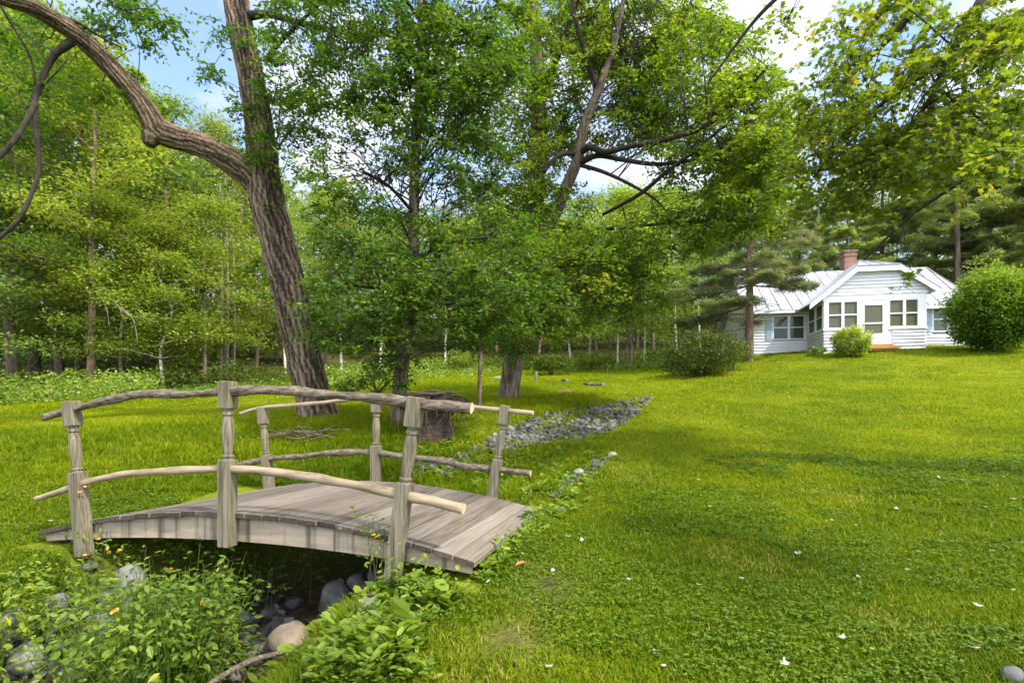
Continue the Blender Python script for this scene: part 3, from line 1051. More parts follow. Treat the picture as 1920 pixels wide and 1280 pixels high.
# chimney on the ridge
cu = hp(1591, 490, 5.2)[0]
cm = MB()
ctop = hp(1591, 474, 5.2)[1]
cm.box((cu, 5.25, (ctop + ZR) / 2 - .4), (.60, .60, ctop - ZR + .8))
cm.box((cu, 5.25, ctop - .2), (.68, .68, .09))
cm.box((cu, 5.25, ctop + .03), (.72, .72, .08))
cm.build('chimney', M['brick'], ro, bevel=.01)


# ------------------------------------------------------------------ near trees
def limb(mb, pts, seg=10, step=.12, bark=0.0, m=0, seed=None, freq=11, lump=0.0):
    """pts: (px, py, depth, width in px)"""
    w = np.array([P(a, b, c) for a, b, c, _ in pts])
    r = np.array([p[3] / 2 * p[2] / F for p in pts])
    return tube(mb, w, r, seg, step, m, bark, lump, seed=seed, freq=freq)


class NearTree:
    def __init__(s, name, loc, label, bark, leafm, leaf, kind, seed, cat='tree'):
        s.o = thing(name, loc, label, cat)
        s.loc, s.bark, s.leafm, s.leaf, s.kind = loc, bark, leafm, leaf, kind
        s.rg = np.random.default_rng(seed)
        s.trunk, s.limbs, s.crown, s.sk, s.skr = MB(), MB(), MB(), [], []

    def note(s, p, r):
        s.sk.append(p)
        s.skr.append(r)

    def main(s, pts, **k):
        s.note(*limb(s.trunk, pts, **k))

    def branch(s, pts, **k):
        s.note(*limb(s.limbs, pts, **k))

    def sprays(s, cx, cy, rx, ry, n, Y0, Y1, r=(.3, .55), tint=.45, n_tw=11, per=11, link=True, droop=.3, tv=.2):
        sk, skr = np.concatenate(s.sk), np.concatenate(s.skr)
        for _ in range(n):
            a, q_ = s.rg.uniform(0, 6.283), math.sqrt(s.rg.uniform(0, 1))
            px, py = cx + rx * q_ * math.cos(a), cy + ry * q_ * math.sin(a)
            c = P(px, py, s.rg.uniform(Y0, Y1))
            if c[2] < gz(c[0], c[1]) + .3:
                continue
            rr = s.rg.uniform(*r)
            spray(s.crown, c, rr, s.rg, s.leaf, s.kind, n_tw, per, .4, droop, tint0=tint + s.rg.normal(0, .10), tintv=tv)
            if link:
                d = np.linalg.norm((sk - c) * [1, 1, .8] + [0, 0, .25], axis=1)
                k = int(s.rg.choice(np.flatnonzero(d < d.min() * 1.35 + .05)))
                if d[k] < 2.6:
                    a_ = sk[k]
                    m_ = (a_ + c) / 2 + np.array([0, 0, .10 * d[k]]) + s.rg.normal(0, .10 * d[k], 3)
                    r0 = min(skr[k] * .4, .005 + .005 * d[k])
                    tube(s.limbs, [a_, m_, c], [r0, r0 * .65, .004], 5, .25, cap=False)

    def done(s):
        s.trunk.build('trunk', s.bark, s.o, s.loc)
        if s.limbs.n:
            s.limbs.build('branches', M['bark_dark'], s.o, s.loc)
        s.crown.build('crown', [s.leafm, M['twig']], s.o, s.loc)


# the old forked tree
YB = 10.5
b0 = base(598, YB)
t1 = NearTree('forked_tree', b0, 'old forked tree with deeply ridged bark and a thick elbow limb behind the bridge', M['bark_big'], M['leaf_big'], .088, 'oval', 21)
t1.main([(602, 815, YB, 96), (597, 780, YB, 78), (586, 740, YB, 62), (572, 680, YB, 60), (555, 600, YB, 62), (540, 530, YB, 60), (525, 470, YB, 58), (508, 410, YB, 60), (498, 365, YB, 62), (493, 325, YB, 56), (490, 270, YB, 52), (482, 205, YB, 48), (468, 130, YB, 44), (452, 60, YB, 44), (442, 0, YB, 44), (430, -90, YB, 40), (425, -220, YB + .2, 30), (430, -400, YB + .4, 14)], seg=110, step=.03, bark=.095, seed=5, freq=17)
t1.main([(500, 372, YB, 35), (478, 340, YB - .05, 46), (452, 315, YB - .1, 49), (420, 293, YB - .2, 46), (380, 275, YB - .3, 41), (345, 263, YB - .4, 40), (310, 252, YB - .5, 44), (292, 240, YB - .6, 44), (277, 212, YB - .7, 37), (255, 180, YB - .8, 35), (225, 146, YB - 1.0, 33), (185, 102, YB - 1.2, 33), (150, 70, YB - 1.4, 33), (110, 42, YB - 1.6, 31), (60, 14, YB - 1.9, 29), (0, -6, YB - 2.2, 26), (-80, -40, YB - 2.6, 21), (-180, -110, YB - 3, 11)], seg=84, step=.03, bark=.09, seed=6, freq=15)
t1.main([(296, 236, YB - .6, 30), (284, 258, YB - .62, 34), (279, 272, YB - .64, 20)], seg=24, step=.03, bark=.06, seed=8)
t1.branch([(135, 78, YB - 1.45, 16), (105, 100, YB - 1.5, 13), (88, 128, YB - 1.5, 11), (72, 165, YB - 1.6, 10), (64, 200, YB - 1.7, 10), (68, 250, YB - 1.8, 8.5), (74, 310, YB - 1.9, 8), (62, 355, YB - 2, 7.5), (40, 405, YB - 2.1, 7), (0, 445, YB - 2.2, 7), (-60, 500, YB - 2.3, 4)], seg=10, step=.06, seed=9)
t1.branch([(66, 195, YB - 1.7, 10), (48, 230, YB - 1.9, 9), (25, 265, YB - 2.1, 9), (0, 292, YB - 2.3, 8.5), (-60, 340, YB - 2.6, 6)], seg=10, step=.06)
t1.branch([(0, 10, YB - 2.2, 5), (30, 60, YB - 2.0, 4.5), (58, 110, YB - 1.9, 4), (66, 160, YB - 1.8, 3)], seg=6)
t1.branch([(468, 30, YB, 16), (500, 27, YB - .2, 13), (530, 34, YB - .3, 12), (580, 48, YB - .5, 11), (640, 60, YB - .7, 8), (700, 72, YB - .9, 5)], seg=8)
t1.branch([(497, 115, YB, 10), (520, 85, YB - .3, 9), (560, 45, YB - .5, 7), (610, -5, YB - .6, 5)], seg=8)
t1.branch([(110, 30, YB - 1.6, 8), (150, 45, YB - 1.5, 5), (190, 70, YB - 1.5, 4), (228, 90, YB - 1.4, 3)], seg=6)
t1.branch([(180, -30, YB - 2, 10), (215, 10, YB - 1.8, 6), (260, 30, YB - 1.6, 4), (300, 42, YB - 1.5, 3)], seg=6)
t1.branch([(440, -60, YB, 24), (520, -140, YB - 1, 16), (600, -180, YB - 2, 10), (680, -190, YB - 3, 5)], seg=8)
t1.branch([(432, -120, YB, 24), (330, -180, YB - 1, 15), (230, -200, YB - 2, 9), (150, -190, YB - 2.6, 4)], seg=8)
for a in ((50, 90, 60, 60, 11, 9.4, 11), (40, 180, 55, 60, 6, 9, 10.6), (140, 165, 40, 36, 5, 9.4, 10.6), (185, 182, 26, 18, 3, 9.3, 10), (235, 15, 60, 24, 6, 8.6, 10), (300, 35, 35, 18, 3, 8, 9),
          (215, 48, 40, 16, 3, 9, 10), (278, 82, 14, 6, 1, 9, 9.6), (575, 60, 90, 75, 28, 8.6, 10.8), (640, 130, 120, 90, 30, 8.6, 10.5), (500, 120, 16, 70, 4, 9.9, 10.3), (410, 60, 18, 40, 2, 10, 10.5), (402, 138, 14, 9, 2, 10.2, 10.5), (455, 210, 25, 22, 3, 10, 10.4),
          (480, 275, 30, 26, 4, 9.8, 10.2), (540, 200, 40, 60, 9, 9.6, 10.6), (10, 240, 30, 50, 3, 8.6, 9.6), (620, -120, 260, 70, 24, 7.5, 11), (100, -120, 160, 50, 10, 7, 9)):
    t1.sprays(*a, tint=.45)
t1.sprays(505, 440, 26, 120, 5, 10.1, 10.35, r=(.15, .28), n_tw=6, per=6)
t1.done()

# the slender tree right behind the bridge
YS = 9.6
b0 = base(746, YS)
t2 = NearTree('slender_tree', b0, 'young slender tree with fresh green low foliage rising from beside the rotten stump', M['bark'], M['leaf_near'], .086, 'oval', 22)
t2.main([(738, 835, YS, 36), (746, 790, YS, 30), (750, 720, YS, 26), (758, 660, YS, 24), (768, 580, YS, 23), (775, 500, YS, 22), (776, 420, YS, 20), (777, 340, YS, 19), (781, 260, YS, 18), (787, 180, YS, 19), (791, 100, YS, 16), (790, 20, YS, 15), (788, -80, YS, 12), (792, -240, YS, 6)], seg=28, step=.05, bark=.035, seed=31)
t2.branch([(786, 175, YS, 10), (805, 130, YS - .2, 8), (830, 80, YS - .4, 6), (850, 20, YS - .5, 4)], seg=7)
t2.branch([(776, 400, YS, 8), (730, 350, YS - .7, 6), (680, 320, YS - 1.2, 4)], seg=6)
t2.branch([(776, 490, YS, 9), (840, 455, YS - .6, 6), (920, 445, YS - 1, 4)], seg=6)
t2.branch([(770, 560, YS, 9), (700, 540, YS - .8, 6), (620, 530, YS - 1.2, 4)], seg=6)
t2.branch([(762, 640, YS, 8), (700, 640, YS - .6, 5), (640, 650, YS - 1.0, 3)], seg=6)
t2.branch([(770, 570, YS, 9), (850, 570, YS - .7, 6), (930, 590, YS - 1.3, 4)], seg=6)
t2.branch([(790, 40, YS, 9), (740, -20, YS - .8, 6), (680, -40, YS - 1.4, 4)], seg=6)
for a in ((690, 530, 120, 75, 40, 7.6, 9.6), (640, 610, 80, 50, 16, 7.8, 9.6), (860, 545, 120, 80, 42, 7.6, 9.8), (960, 575, 80, 65, 20, 7.6, 9.6), (720, 440, 130, 70, 15, 8, 10), (900, 420, 110, 80, 24, 8, 10),
          (650, 270, 110, 100, 24, 8, 10), (850, 260, 100, 120, 46, 8, 10), (880, 110, 110, 100, 48, 8, 10), (760, 80, 110, 90, 38, 8, 10), (760, -60, 200, 60, 24, 7.5, 10), (610, 430, 60, 60, 5, 8, 9.6), (740, 665, 45, 30, 5, 8.8, 9.6), (850, 620, 60, 30, 7, 8, 9.6)):
    t2.sprays(*a, tint=.40)
t2.done()

# the maple-like tree with leaning trunk in the middle
YM = 13.0
b0 = base(955, YM)
t3 = NearTree('leaning_tree', b0, 'big spreading tree with a bare lower trunk and dark branches reaching over the stone bed', M['bark'], M['leaf_light'], .105, 'oval', 23)
t3.main([(948, 765, YM, 50), (953, 742, YM, 40), (960, 700, YM, 37), (967, 650, YM, 37), (978, 580, YM, 36), (990, 500, YM, 35), (1000, 430, YM, 34), (1005, 350, YM, 32), (1008, 270, YM, 30), (1010, 180, YM, 28), (1006, 100, YM, 26), (998, 20, YM, 24), (1000, -120, YM, 16), (1010, -260, YM, 7)], seg=40, step=.05, bark=.05, seed=41, freq=13)
t3.main([(1002, 470, YM, 26), (1020, 432, YM - .1, 24), (1042, 398, YM - .2, 24), (1062, 350, YM - .4, 22), (1083, 298, YM - .6, 20), (1096, 232, YM - .8, 18), (1122, 170, YM - 1, 16), (1138, 125, YM - 1.1, 12), (1152, 85, YM - 1.2, 10), (1165, 20, YM - 1.3, 8), (1180, -70, YM - 1.4, 5)], seg=24, step=.05, bark=.04, seed=42)
t3.branch([(1014, 190, YM, 16), (1035, 130, YM - .2, 14), (1055, 80, YM - .4, 11), (1080, 10, YM - .6, 8), (1110, -70, YM - .8, 5)], seg=8)
t3.branch([(1120, 165, YM - 1, 11), (1098, 105, YM - 1.1, 9), (1078, 30, YM - 1.2, 8), (1070, -20, YM - 1.2, 6)], seg=8)
t3.branch([(1085, 290, YM - .6, 13), (1105, 276, YM - .9, 12), (1135, 285, YM - 1.2, 11), (1180, 275, YM - 1.5, 10), (1250, 262, YM - 2, 9), (1320, 238, YM - 2.5, 8), (1380, 190, YM - 3, 6), (1440, 125, YM - 3.4, 4)], seg=8)
t3.branch([(1088, 305, YM - .6, 12), (1120, 292, YM - .9, 10), (1170, 300, YM - 1.3, 9), (1230, 308, YM - 1.8, 8), (1300, 300, YM - 2.3, 6), (1390, 280, YM - 2.9, 4)], seg=8)
t3.branch([(1090, 310, YM - .6, 8), (1130, 322, YM - 1, 7), (1180, 345, YM - 1.4, 6), (1230, 375, YM - 1.8, 4), (1260, 410, YM - 2, 3)], seg=7)
t3.branch([(1130, 402, YM - 1.2, 6), (1165, 384, YM - 1.5, 7), (1205, 360, YM - 1.8, 8), (1250, 322, YM - 2.2, 8), (1300, 285, YM - 2.6, 7), (1360, 235, YM - 3, 5)], seg=7)
t3.branch([(1083, 290, YM - .6, 10), (1055, 288, YM - .9, 9), (1035, 303, YM - 1.2, 8), (1020, 322, YM - 1.4, 6)], seg=7)
t3.branch([(1020, 420, YM, 9), (1100, 430, YM - .8, 7), (1180, 425, YM - 1.6, 6), (1260, 418, YM - 2.2, 5), (1360, 412, YM - 3, 3)], seg=7)
t3.branch([(1000, 470, YM, 10), (930, 460, YM - .8, 8), (860, 455, YM - 1.4, 5)], seg=7)
t3.branch([(990, 520, YM, 8), (1060, 500, YM - .8, 6), (1140, 500, YM - 1.6, 5), (1220, 520, YM - 2.0, 3)], seg=7)
t3.branch([(1005, 60, YM, 11), (930, 0, YM - .8, 8), (860, -30, YM - 1.4, 5)], seg=7)
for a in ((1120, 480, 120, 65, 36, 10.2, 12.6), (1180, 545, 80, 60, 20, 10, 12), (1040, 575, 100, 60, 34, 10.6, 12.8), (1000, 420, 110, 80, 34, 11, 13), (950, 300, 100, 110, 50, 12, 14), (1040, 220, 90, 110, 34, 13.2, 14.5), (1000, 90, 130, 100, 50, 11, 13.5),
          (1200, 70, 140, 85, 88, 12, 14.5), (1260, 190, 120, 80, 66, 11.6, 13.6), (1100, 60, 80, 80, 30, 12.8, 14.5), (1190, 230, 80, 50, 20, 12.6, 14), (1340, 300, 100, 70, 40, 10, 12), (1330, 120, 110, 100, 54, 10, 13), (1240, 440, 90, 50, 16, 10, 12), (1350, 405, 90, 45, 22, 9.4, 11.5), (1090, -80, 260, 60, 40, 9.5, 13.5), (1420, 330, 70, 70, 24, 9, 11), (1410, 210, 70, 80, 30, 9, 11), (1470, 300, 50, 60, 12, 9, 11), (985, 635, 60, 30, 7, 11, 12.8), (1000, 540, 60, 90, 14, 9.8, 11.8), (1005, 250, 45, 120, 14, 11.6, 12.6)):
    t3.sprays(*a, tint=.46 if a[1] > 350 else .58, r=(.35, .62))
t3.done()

# the maple whose boughs hang in from the right
b0 = np.array([9.2, 4.6, gz(9.2, 4.6)])
t4 = NearTree('maple_tree', b0, 'maple reaching in over the lawn, lobed yellow-green leaves on thin hanging twigs', M['bark'], M['leaf_maple'], .068, 'maple', 24)
h0 = b0[2]
pts4 = np.array([(9.2, 4.6, h0 - .2), (9.15, 4.6, h0 + 1), (9.0, 4.5, h0 + 2.6), (8.7, 4.4, h0 + 4.4), (8.5, 4.3, h0 + 6.5), (8.4, 4.0, h0 + 9), (8.3, 3.6, h0 + 11.5)])
t4.note(*tube(t4.trunk, pts4, [.30, .25, .22, .20, .16, .10, .03], 32, .08, 0, .05, seed=51))
for pl, rr in (([(8.8, 4.4, h0 + 3.6), (7.6, 5.2, h0 + 5.0), (6.6, 5.9, h0 + 5.6), (5.6, 6.4, h0 + 5.3), (4.6, 6.7, h0 + 4.7), (3.9, 6.9, h0 + 3.9)], .09),
               ([(8.6, 4.3, h0 + 5.0), (7.4, 4.9, h0 + 6.4), (6.0, 5.6, h0 + 7.0), (4.6, 6.3, h0 + 6.8), (3.4, 6.9, h0 + 6.2), (2.7, 7.3, h0 + 5.4)], .09),
               ([(8.8, 4.5, h0 + 3.2), (8.0, 6.0, h0 + 4.4), (7.3, 7.2, h0 + 4.6), (6.4, 8.2, h0 + 4.1), (5.8, 8.8, h0 + 3.4)], .07),
               ([(8.5, 4.2, h0 + 6.5), (6.8, 3.6, h0 + 8.2), (5.0, 3.4, h0 + 9.0), (3.0, 3.6, h0 + 9.2)], .08),
               ([(8.5, 4.2, h0 + 6.2), (7.4, 2.6, h0 + 7.6), (6.0, 1.2, h0 + 8.2), (4.5, .2, h0 + 8.3)], .08),
               ([(8.5, 4.2, h0 + 5.6), (8.9, 2.4, h0 + 6.8), (8.6, .4, h0 + 7.4), (7.8, -1.6, h0 + 7.6)], .08),
               ([(8.6, 4.4, h0 + 6), (9.8, 5.4, h0 + 7.6), (10.2, 6.8, h0 + 8.4)], .07)):
    t4.note(*tube(t4.limbs, pl, np.linspace(rr, .012, len(pl)), 9, .12))
t4.branch([(1840, 0, 6.3, 18), (1800, 70, 6.4, 15), (1770, 130, 6.5, 12), (1745, 185, 6.6, 10), (1705, 235, 6.7, 8), (1650, 280, 6.8, 6), (1600, 310, 6.9, 4)], seg=8)
t4.branch([(1750, 165, 6.5, 7), (1790, 180, 6.4, 6), (1850, 168, 6.2, 4)], seg=6)
t4.branch([(1725, 0, 6.8, 14), (1690, 50, 6.9, 11), (1640, 100, 7, 8), (1570, 170, 7.1, 5)], seg=7)
t4.branch([(1660, 285, 6.8, 6), (1640, 330, 6.8, 4), (1590, 385, 6.9, 3)], seg=6)
for a in ((1780, 60, 160, 80, 30, 5.6, 7.4), (1700, 170, 150, 80, 34, 5.8, 7.4), (1620, 260, 130, 70, 26, 6, 7.6), (1560, 340, 90, 60, 13, 6.2, 7.6), (1820, 230, 120, 70, 20, 5.4, 7), (1880, 120, 70, 120, 16, 5, 6.8), (1700, 300, 110, 50, 12, 6, 7.4), (1520, 200, 60, 90, 10, 6.6, 8), (1480, 70, 30, 60, 2, 7, 8), (1600, 70, 70, 60, 9, 6.4, 7.8),
          (1860, 310, 70, 40, 6, 5.4, 6.8), (1620, 400, 80, 30, 4, 6.4, 7.6), (1500, 380, 60, 40, 4, 7, 8)):
    t4.sprays(*a[:4], max(1, int(a[4] * 1.1)), *a[5:], tint=.55, r=(.26, .46), n_tw=8, per=8, droop=.45)
sp = t4.rg.uniform([1.0, -3.5, h0 + 5.2], [10.5, 5.2, h0 + 10.5], (36, 3))
for c in sp:
    if (c[2] - EYE) / max(c[1], .01) < .80 and c[1] > .5:
        continue
    spray(t4.crown, c, t4.rg.uniform(.5, .9), t4.rg, .15, 'maple', 8, 8, .4, .3, tint0=.5)
t4.branch([(1692, 300, 6.9, 3), (1690, 360, 6.9, 2.5), (1692, 430, 6.9, 1.5)], seg=5)
spray(t4.crown, P(1712, 512, 6.9), .20, t4.rg, .085, 'maple', 5, 3, .3, .3, tint0=.62)
spray(t4.crown, P(1690, 535, 6.9), .16, t4.rg, .085, 'maple', 4, 3, .3, .3, tint0=.68)
tube(t4.limbs, [P(1695, 425, 6.9), P(1698, 465, 6.9), P(1708, 505, 6.9)], [.006, .005, .004], 5, .1)
t4.done()

# thin sapling between the two trees
b0 = base(899, 10.6)
t5 = NearTree('sapling', b0, 'thin bare-stemmed sapling between the leaning trunk and the rotten stump', M['bark'], M['leaf_near'], .09, 'oval', 25)
t5.main([(898, 765, 10.6, 10), (899, 740, 10.6, 8), (900, 690, 10.6, 7.5), (902, 640, 10.6, 7), (903, 560, 10.6, 6), (906, 470, 10.6, 4)], seg=12, step=.06, lump=.06)
t5.sprays(903, 560, 60, 70, 10, 10.2, 11, r=(.3, .5), tint=.45)
t5.done()

# small shrubby stem in front of the bridge's far middle post
b0 = base(706, 8.8)
t6 = NearTree('young_shrub', b0, 'leggy young shrub with loose drooping leaves behind the far middle post of the bridge', M['bark'], M['leaf_near'], .075, 'oval', 26, 'shrub')
t6.main([(706, 800, 8.8, 7), (708, 760, 8.8, 6), (700, 715, 8.8, 5), (685, 690, 8.7, 4)], seg=8)
t6.branch([(704, 740, 8.8, 4), (730, 715, 8.7, 3), (752, 700, 8.6, 2)], seg=6)
t6.sprays(670, 715, 55, 22, 9, 8.4, 8.8, r=(.16, .26), n_tw=6, per=7, tint=.42)
t6.sprays(735, 715, 40, 25, 6, 8.4, 8.8, r=(.16, .26), n_tw=6, per=7, tint=.42)
t6.done()


# ------------------------------------------------------------------ forest trees
def pad(mb, c, r, n, leaf, rg, kind='rhomb', flat=.4, m=0, t0=.5, tv=.22):
    p = rg.normal(0, .5, (n, 3))
    ln = np.linalg.norm(p, axis=1, keepdims=True)
    p = p / np.maximum(ln, .02) * np.minimum(ln, 1.15)
    pos = c + p * np.array([r, r, r * flat])
    d = rg.normal(0, 1, (n, 3)) * [1, 1, .45] + p * .8
    up = np.array([0, 0, .9]) + rg.normal(0, .5, (n, 3))
    leaves(mb, pos, d, up, leaf * rg.uniform(.6, 1.3, n), kind, m, np.clip(t0 + rg.normal(0, .14) + rg.normal(0, tv, n), 0, 1))


def broadleaf(h, cb, spread, seed, leaf=.17, nb=26, per=70, tr=.16, tall=1.0, lean=.3):
    rg = np.random.default_rng(seed)
    tk, cr = MB(), MB()
    bend = rg.normal(0, lean, (4, 2))
    pts = np.array([(0, 0, -.4), (0, 0, .4), (*bend[0] * .3, h * .25), (*bend[1] * .6, h * .5), (*bend[2] * .9, h * .75), (*bend[3], h * .96)])
    tp, trd = tube(tk, pts, [tr * 1.35, tr, tr * .85, tr * .62, tr * .36, tr * .08], 12, .35, 0, .04)
    ga = rg.uniform(0, 6)
    for k in range(nb):
        t = (k + .5) / nb
        z = cb + (h - cb) * t ** .92
        i_ = int(np.argmin(abs(tp[:, 2] - z)))
        prof = (math.sin(math.pi * min(1, .22 + .80 * t)) ** .7) * spread * rg.uniform(.65, 1.15)
        ga += 2.4 + rg.normal(0, .3)
        e = np.array([math.cos(ga), math.sin(ga), 0]) * prof
        a = tp[i_]
        up = prof * rg.uniform(.15, .55) * (1.1 if t > .5 else .4)
        mid, end = a + e * .5 + [0, 0, up * .75], a + e + [0, 0, up]
        bp, _ = tube(tk, [a, mid, end], [min(trd[i_] * .45, .07), .03, .010], 5, .5, cap=False)
        for s_ in np.linspace(.38, 1.02, 4 + int(prof)):
            c = a + (end - a) * s_ + [0, 0, up * .3 * math.sin(math.pi * s_)] + rg.normal(0, .25, 3) * [1, 1, .6]
            pad(cr, c, rg.uniform(.55, 1.0), per, leaf, rg, 'rhomb', .42)
    pad(cr, tp[-1], .9, per * 2, leaf, rg, 'rhomb', .9)
    return tk, cr


def conifer(h, cb, spread, seed, tuft=.36, whorls=15, nb=5, droop=.1, tr=.2, plate=1.0, taper=.8, n_t=13, bare=0):
    rg = np.random.default_rng(seed)
    tk, cr = MB(), MB()
    pts = np.array([(0, 0, -.5), (0, 0, .5), (rg.normal(0, .15), rg.normal(0, .15), h * .5), (0, 0, h)])
    tp, trd = tube(tk, pts, [tr * 1.25, tr, tr * .7, .02], 12, .4, 0, .04)
    for k in range(bare):
        z = rg.uniform(cb * .35, cb)
        an = rg.uniform(0, 6.28)
        e = np.array([math.cos(an), math.sin(an), rg.uniform(-.25, .15)]) * rg.uniform(.6, spread * .7)
        tube(tk, [(0, 0, z), np.array([0, 0, z]) + e * .5 + [0, 0, .05], np.array([0, 0, z]) + e + [0, 0, -.1]], [.02, .014, .006], 4, .5, cap=False)
    for w in range(whorls):
        t = w / (whorls - 1)
        z = cb + (h - cb - .3) * t
        i_ = int(np.argmin(abs(tp[:, 2] - z)))
        for b in range(nb):
            an = rg.uniform(0, 6.283)
            ln = spread * (1 - t) ** taper * rg.uniform(.6, 1.1) + .25
            e = np.array([math.cos(an), math.sin(an), 0])
            sd = np.array([-e[1], e[0], 0])
            a = tp[i_]
            dr = lambda s: -droop * ln * s ** 1.3 + .12 * ln * s ** 3
            tube(tk, [a, a + e * ln * .5 + [0, 0, dr(.5)], a + e * ln + [0, 0, dr(1)]], [min(.035, trd[i_] * .5), .018, .006], 4, .5, cap=False)
            n = int(n_t * (1 + ln))
            s = rg.uniform(.28, 1.05, n) ** .8
            lat = rg.normal(0, .16, n) * ln * plate * np.clip(1.25 - s, .2, 1)
            pos = a + e * (ln * s)[:, None] + sd * lat[:, None]
            pos[:, 2] += np.array([dr(x) for x in s]) + rg.normal(0, .05, n) - .12 * abs(lat)
            d = e * .9 + sd * np.sign(lat)[:, None] * rg.uniform(.1, 1.0, n)[:, None] + rg.normal(0, .25, (n, 3))
            up = np.array([0, 0, 1.0]) + rg.normal(0, .35, (n, 3))
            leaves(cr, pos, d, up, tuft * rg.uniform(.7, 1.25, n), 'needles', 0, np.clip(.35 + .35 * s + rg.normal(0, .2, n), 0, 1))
    return tk, cr


PROTO = {}
SKYL = np.array([(-400, -60), (0, -20), (150, 50), (230, 120), (300, 180), (430, 235), (500, 300), (560, 380), (620, 350), (700, 400), (800, 390), (1000, 380), (1290, 350), (1400, 330), (1500, 335), (1580, 300), (1650, 235), (1800, 190), (2100, 180)])


def cap_h(px, Y, h, p):
    return min(h, (HY - np.interp(px, SKYL[:, 0], SKYL[:, 1])) / F * Y + EYE - p[2])




def proto(kind, tk, cr, bark, lm):
    a = tk.build('trunk', bark)
    b = cr.build('crown', lm)
    COL.objects.unlink(a)
    COL.objects.unlink(b)
    PROTO[kind] = (a, b)


proto('tall_a', *broadleaf(16, 2.2, 3.4, 101, leaf=.155, nb=36, per=95, tr=.19), M['bark'], M['leaf_forest'])
proto('tall_b', *broadleaf(16, 1.6, 3.8, 102, leaf=.155, nb=38, per=90, tr=.17), M['bark'], M['leaf_forest'])
proto('tall_c', *broadleaf(15, 3.4, 3.0, 103, leaf=.15, nb=34, per=95, tr=.15), M['bark_red'], M['leaf_yellow'])
proto('mid_a', *broadleaf(9, 1.3, 2.5, 104, leaf=.135, nb=24, per=110, tr=.09), M['bark'], M['leaf_yellow'])
proto('mid_b', *broadleaf(7, 1.0, 2.2, 105, leaf=.13, nb=20, per=110, tr=.06), M['bark_pale'], M['leaf_yellow'])
proto('birch', *broadleaf(14, 4.2, 2.2, 106, leaf=.13, nb=24, per=80, tr=.11, lean=.5), M['bark_pale'], M['leaf_forest'])
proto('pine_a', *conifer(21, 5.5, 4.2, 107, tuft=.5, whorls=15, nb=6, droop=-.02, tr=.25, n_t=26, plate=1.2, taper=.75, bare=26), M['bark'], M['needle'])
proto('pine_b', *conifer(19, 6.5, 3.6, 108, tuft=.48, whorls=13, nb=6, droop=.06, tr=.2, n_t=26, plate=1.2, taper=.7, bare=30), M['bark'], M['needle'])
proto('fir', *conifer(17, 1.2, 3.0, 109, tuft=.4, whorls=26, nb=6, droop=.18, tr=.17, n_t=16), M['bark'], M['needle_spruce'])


def plant_tree(name, kind, px, Y, h, label, group=None, wid=1.0, x=None):
    a, b = PROTO[kind]
    H = {'tall_a': 16, 'tall_b': 16, 'tall_c': 15, 'mid_a': 9, 'mid_b': 7, 'birch': 14, 'pine_a': 21, 'pine_b': 19, 'fir': 17}[kind]
    p = base(px, Y)
    r = thing(name, p, label, 'tree', group)
    h = cap_h(px, Y, h, p)
    s = h / H
    r.scale = (s * wid, s * wid, s)
    r.rotation_euler = (0, 0, RNG.uniform(0, 6.28))
    for ch in (a, b):
        c = ch.copy()
        COL.objects.link(c)
        c.parent = r
    return r


